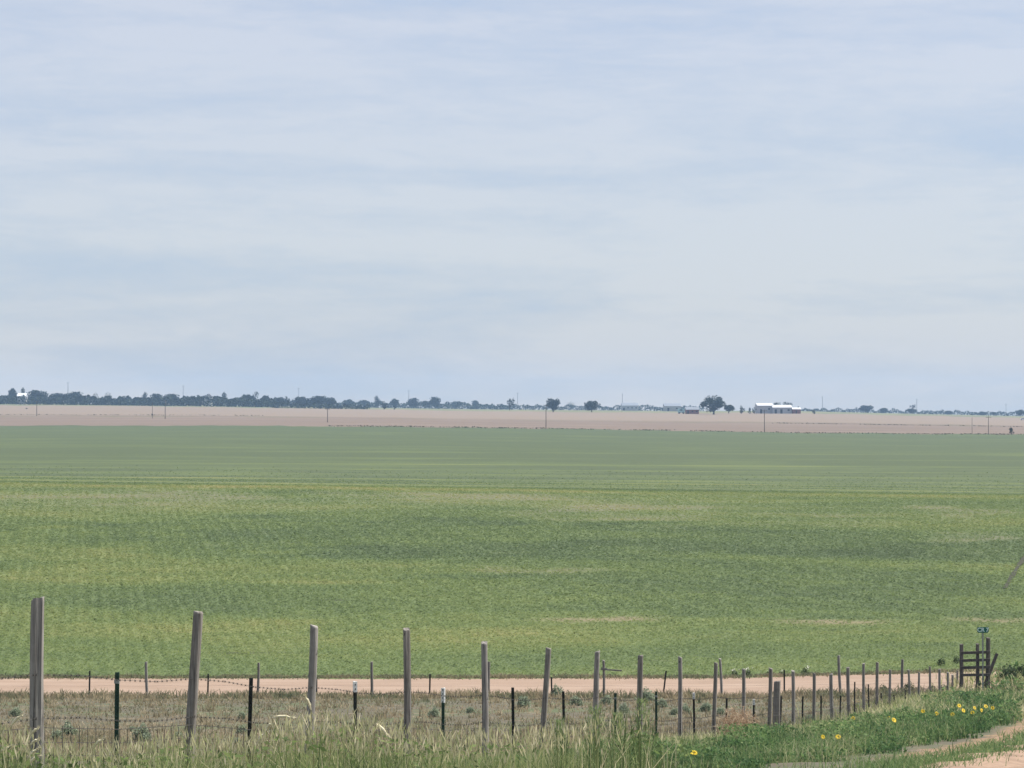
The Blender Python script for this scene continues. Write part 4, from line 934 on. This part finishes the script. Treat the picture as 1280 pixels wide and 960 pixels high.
# stand-off distances follow where each pole meets the ground in the field
def Y_at(x, v, lo, hi):
    return at_row(x, v, 0, lo, hi)[1]
pole('utility pole in front of the broad rounded tree at the far left', 46, 0, 501, Y_at(46, 520, 860, 1690), .19)
pole('thin left one of the paired utility poles', 190.5, 0, 503, Y_at(190, 523, 860, 1690), .13, arm=0)
pole('right one of the paired utility poles, with lamp arm and transformer', 206.5, 0, 500, Y_at(206, 523.5, 860, 1690), .19, lamp=True)
pole('utility pole standing where the long grove ends', 409.5, 0, 510, Y_at(409, 528, 860, 1690), .17)
pole('utility pole in front of the round dark tree near the middle', 682.5, 0, 505, 846, .15)
pole('utility pole in front of the white barns', 955.5, 0, 512, 846, .15)
pole('faint left utility pole at the far right end of the bare field', 1215, 0, 522, 850, .10, arm=0)
pole('faint right utility pole at the far right end of the bare field', 1235.5, 0, 520, 850, .13)
MG = 'distant transmission masts along the horizon'
for x, vt, w, lab in ((85, 478, .42, 'tallest dark mast above the left tree line'), (229, 482, .3, 'pale mast left of the white gabled house'), (373.5, 485, .3, 'mast above the long low grove'), (511, 488, .3, 'faint mast left of centre above hazy trees'), (647, 491, .3, 'faint mast right of the ragged half bare tree'),
                      (778, 492, .32, 'mast over the low grey building'), (1028, 496, .32, 'tall faint mast right of the white barns'), (1146, 499, .34, 'mast beside the flat topped dark tree'), (1257.5, 505, .25, 'last faint mast near the right photo edge')):
    pole(lab, x, 0, vt, 2500, w, 'transmission_mast', 1.6, m_mast, MG)

# ------------------------------------------------------------------ farm buildings
m_wroof = plain_mat('white_metal_roof', (.60, .61, .62), .5, .04, .3); m_gwall = plain_mat('grey_metal_wall', (.36, .37, .39), .6, .08, .4)
m_wwall = plain_mat('white_wall', (.70, .70, .68), .7, .06, .4); m_red = plain_mat('red_brown_wall', (.20, .09, .08), .8, .15, .5); m_teal = plain_mat('pale_teal_panel', (.36, .55, .56), .6, .1, .4)
m_droof = plain_mat('dark_shingle_roof', (.05, .05, .055), .9, .2, .5); m_glass = plain_mat('dark_window_glass', (.03, .035, .04), .2, .1)
m_groof = plain_mat('grey_metal_roof', (.20, .22, .25), .5, .06, .4)
def building(name, label, cat, x0, x1, veave, vridge, Y, depth, wall, roof, doors=1, wins=2, group=None, along=True):
    xc = (x0 + x1) / 2; X, Y, z0 = at_Y(xc, Y); W = (x1 - x0) * Y / F; he = z_of(veave, Y) - z0; hr = z_of(vridge, Y) - z0
    t = thing(name, label, cat, (X, Y, z0), group=group)
    bm = bmesh.new(); D = depth; w2, d2 = W / 2, D / 2
    pr = [(-w2, -d2, -.5), (w2, -d2, -.5), (w2, d2, -.5), (-w2, d2, -.5), (-w2, -d2, he), (w2, -d2, he), (w2, d2, he), (-w2, d2, he)]
    if along: pr += [(-w2, 0, hr - .1), (w2, 0, hr - .1)]; fs = [(0, 1, 5, 4), (2, 3, 7, 6), (1, 2, 6, 9, 5), (3, 0, 4, 8, 7)]
    else: pr += [(0, -d2, hr - .1), (0, d2, hr - .1)]; fs = [(0, 1, 5, 8, 4), (2, 3, 7, 9, 6), (1, 2, 6, 5), (3, 0, 4, 7)]
    vs = [bm.verts.new(p) for p in pr]
    for f in fs: bm.faces.new([vs[i] for i in f])
    bm_obj('wall', bm, wall, t)
    bm = bmesh.new(); o_ = .35; th = .15
    for s in (-1, 1):
        if along: q = [(-w2 - o_, s * (d2 + o_), he - o_ * (hr - he) / d2), (w2 + o_, s * (d2 + o_), he - o_ * (hr - he) / d2), (w2 + o_, 0, hr), (-w2 - o_, 0, hr)]
        else: q = [(s * (w2 + o_), -d2 - o_, he - o_ * (hr - he) / w2), (s * (w2 + o_), d2 + o_, he - o_ * (hr - he) / w2), (0, d2 + o_, hr), (0, -d2 - o_, hr)]
        lo = [bm.verts.new(p) for p in q]; hi = [bm.verts.new((p[0], p[1], p[2] + th)) for p in q]
        bm.faces.new(lo); bm.faces.new(hi)
        for k in range(4): bm.faces.new((lo[k], lo[(k + 1) % 4], hi[(k + 1) % 4], hi[k]))
    bm_obj('roof', bm, roof, t)
    for k in range(doors):
        bm = bmesh.new(); box(bm, (-w2 + W * (k + .5) / (doors + wins) * .9, -d2 - .05, min(he * .4, 1.6)), (min(W * .12, 3.5), .1, min(he * .8, 3.2))); bm_obj('door', bm, m_glass, t)
    for k in range(wins):
        bm = bmesh.new(); box(bm, (-w2 + W * (k + doors + .5) / (doors + wins), -d2 - .05, he * .58), (min(1.6, W * .12), .1, min(1.2, he * .3))); bm_obj('window', bm, m_glass, t)
    return t
FB = 'white farm barns'
building('barn', 'white roofed barn with grey wall behind the utility pole', 'barn', 945.5, 964.5, 507.0, 504.2, 1640, 16, m_gwall, m_wroof, 1, 1, FB)
building('barn', 'longer lower barn with bright white roof', 'barn', 964.5, 988, 509.3, 506.4, 1636, 16, m_gwall, m_wroof, 2, 1, FB)
building('shed', 'small low shed with white roof at the right end of the barns', 'shed', 990, 1000, 511.5, 509.6, 1630, 8, m_red, m_wroof, 1, 0)
building('house', 'white gabled house front among the tree line', 'house', 256.5, 265, 496.5, 492.5, 1835, 9, m_wwall, m_droof, 0, 2, along=False)
building('house', 'house with white roof showing over the tree line at far left', 'house', 23, 33.5, 495, 491.6, 1830, 9, m_gwall, m_wroof, 0, 1)
building('warehouse', 'long low grey building under the mast', 'building', 777, 797, 507, 503.8, 2300, 20, m_gwall, m_groof, 1, 3)
building('warehouse', 'pale grey shed with sloping roof left of the teal trailer', 'building', 830, 850, 507.8, 504.6, 2000, 18, m_gwall, m_groof, 1, 1)
building('farmhouse', 'red brown farmhouse with pale roof left of the biggest tree', 'house', 857, 873, 512, 509, 1600, 9, m_red, m_groof, 1, 2)
# teal trailer, white vehicle
def vehicle(name, label, cat, x, wpx, hpx, Y, body, boxy):
    X, Y, z0 = at_Y(x, Y); W = wpx * Y / F; H = hpx * Y / F
    t = thing(name, label, cat, (X, Y, z0)); bm = bmesh.new()
    if boxy: box(bm, (0, 0, H * .6), (W, 2.6, H * .75)); bmesh.ops.bevel(bm, geom=bm.edges[:], offset=.25, segments=2, affect='EDGES')
    else:
        pr = [(-.5, .2), (.5, .2), (.5, .55), (.28, .6), (.18, .98), (-.3, .98), (-.42, .6), (-.5, .55)]
        a = [bm.verts.new((p[0] * W, -.95, p[1] * H)) for p in pr]; b = [bm.verts.new((p[0] * W, .95, p[1] * H)) for p in pr]
        bm.faces.new(a); bm.faces.new(b[::-1])
        for k in range(8): bm.faces.new((a[k], b[k], b[(k + 1) % 8], a[(k + 1) % 8]))
    bm_obj('body', bm, body, t)
    bm = bmesh.new(); box(bm, (-.05 * W, -1.32 if boxy else -.96, H * .75), (W * .4, .05, H * .2)); bm_obj('window', bm, m_glass, t)
    for sx in (-.3, .3):
        bm = bmesh.new(); tube(bm, [(sx * W, -1.1, H * .2), (sx * W, -.8, H * .2)], H * .2, 12); bm_obj('wheel', bm, m_glass, t)
vehicle('trailer', 'pale teal box trailer left of the red brown farmhouse', 'trailer', 851.5, 8.5, 6.5, 1600, m_teal, True)
vehicle('parked_car', 'white vehicle at the right photo edge on the bare field', 'car', 1278.5, 6, 3.0, 1500, m_wwall, False)

# ------------------------------------------------------------------ render settings
sc.render.engine = 'CYCLES'
sc.cycles.use_denoising = True
sc.cycles.max_bounces = 6; sc.cycles.diffuse_bounces = 3; sc.cycles.transmission_bounces = 3; sc.cycles.volume_bounces = 1
vs_ = sc.view_settings
vs_.view_transform = 'Standard'; vs_.look = 'None'; vs_.exposure = 1.25; vs_.gamma = 1.0; vs_.use_curve_mapping = False
for o in list(bpy.data.objects):
    if o.get('label') == '' : del o['label']
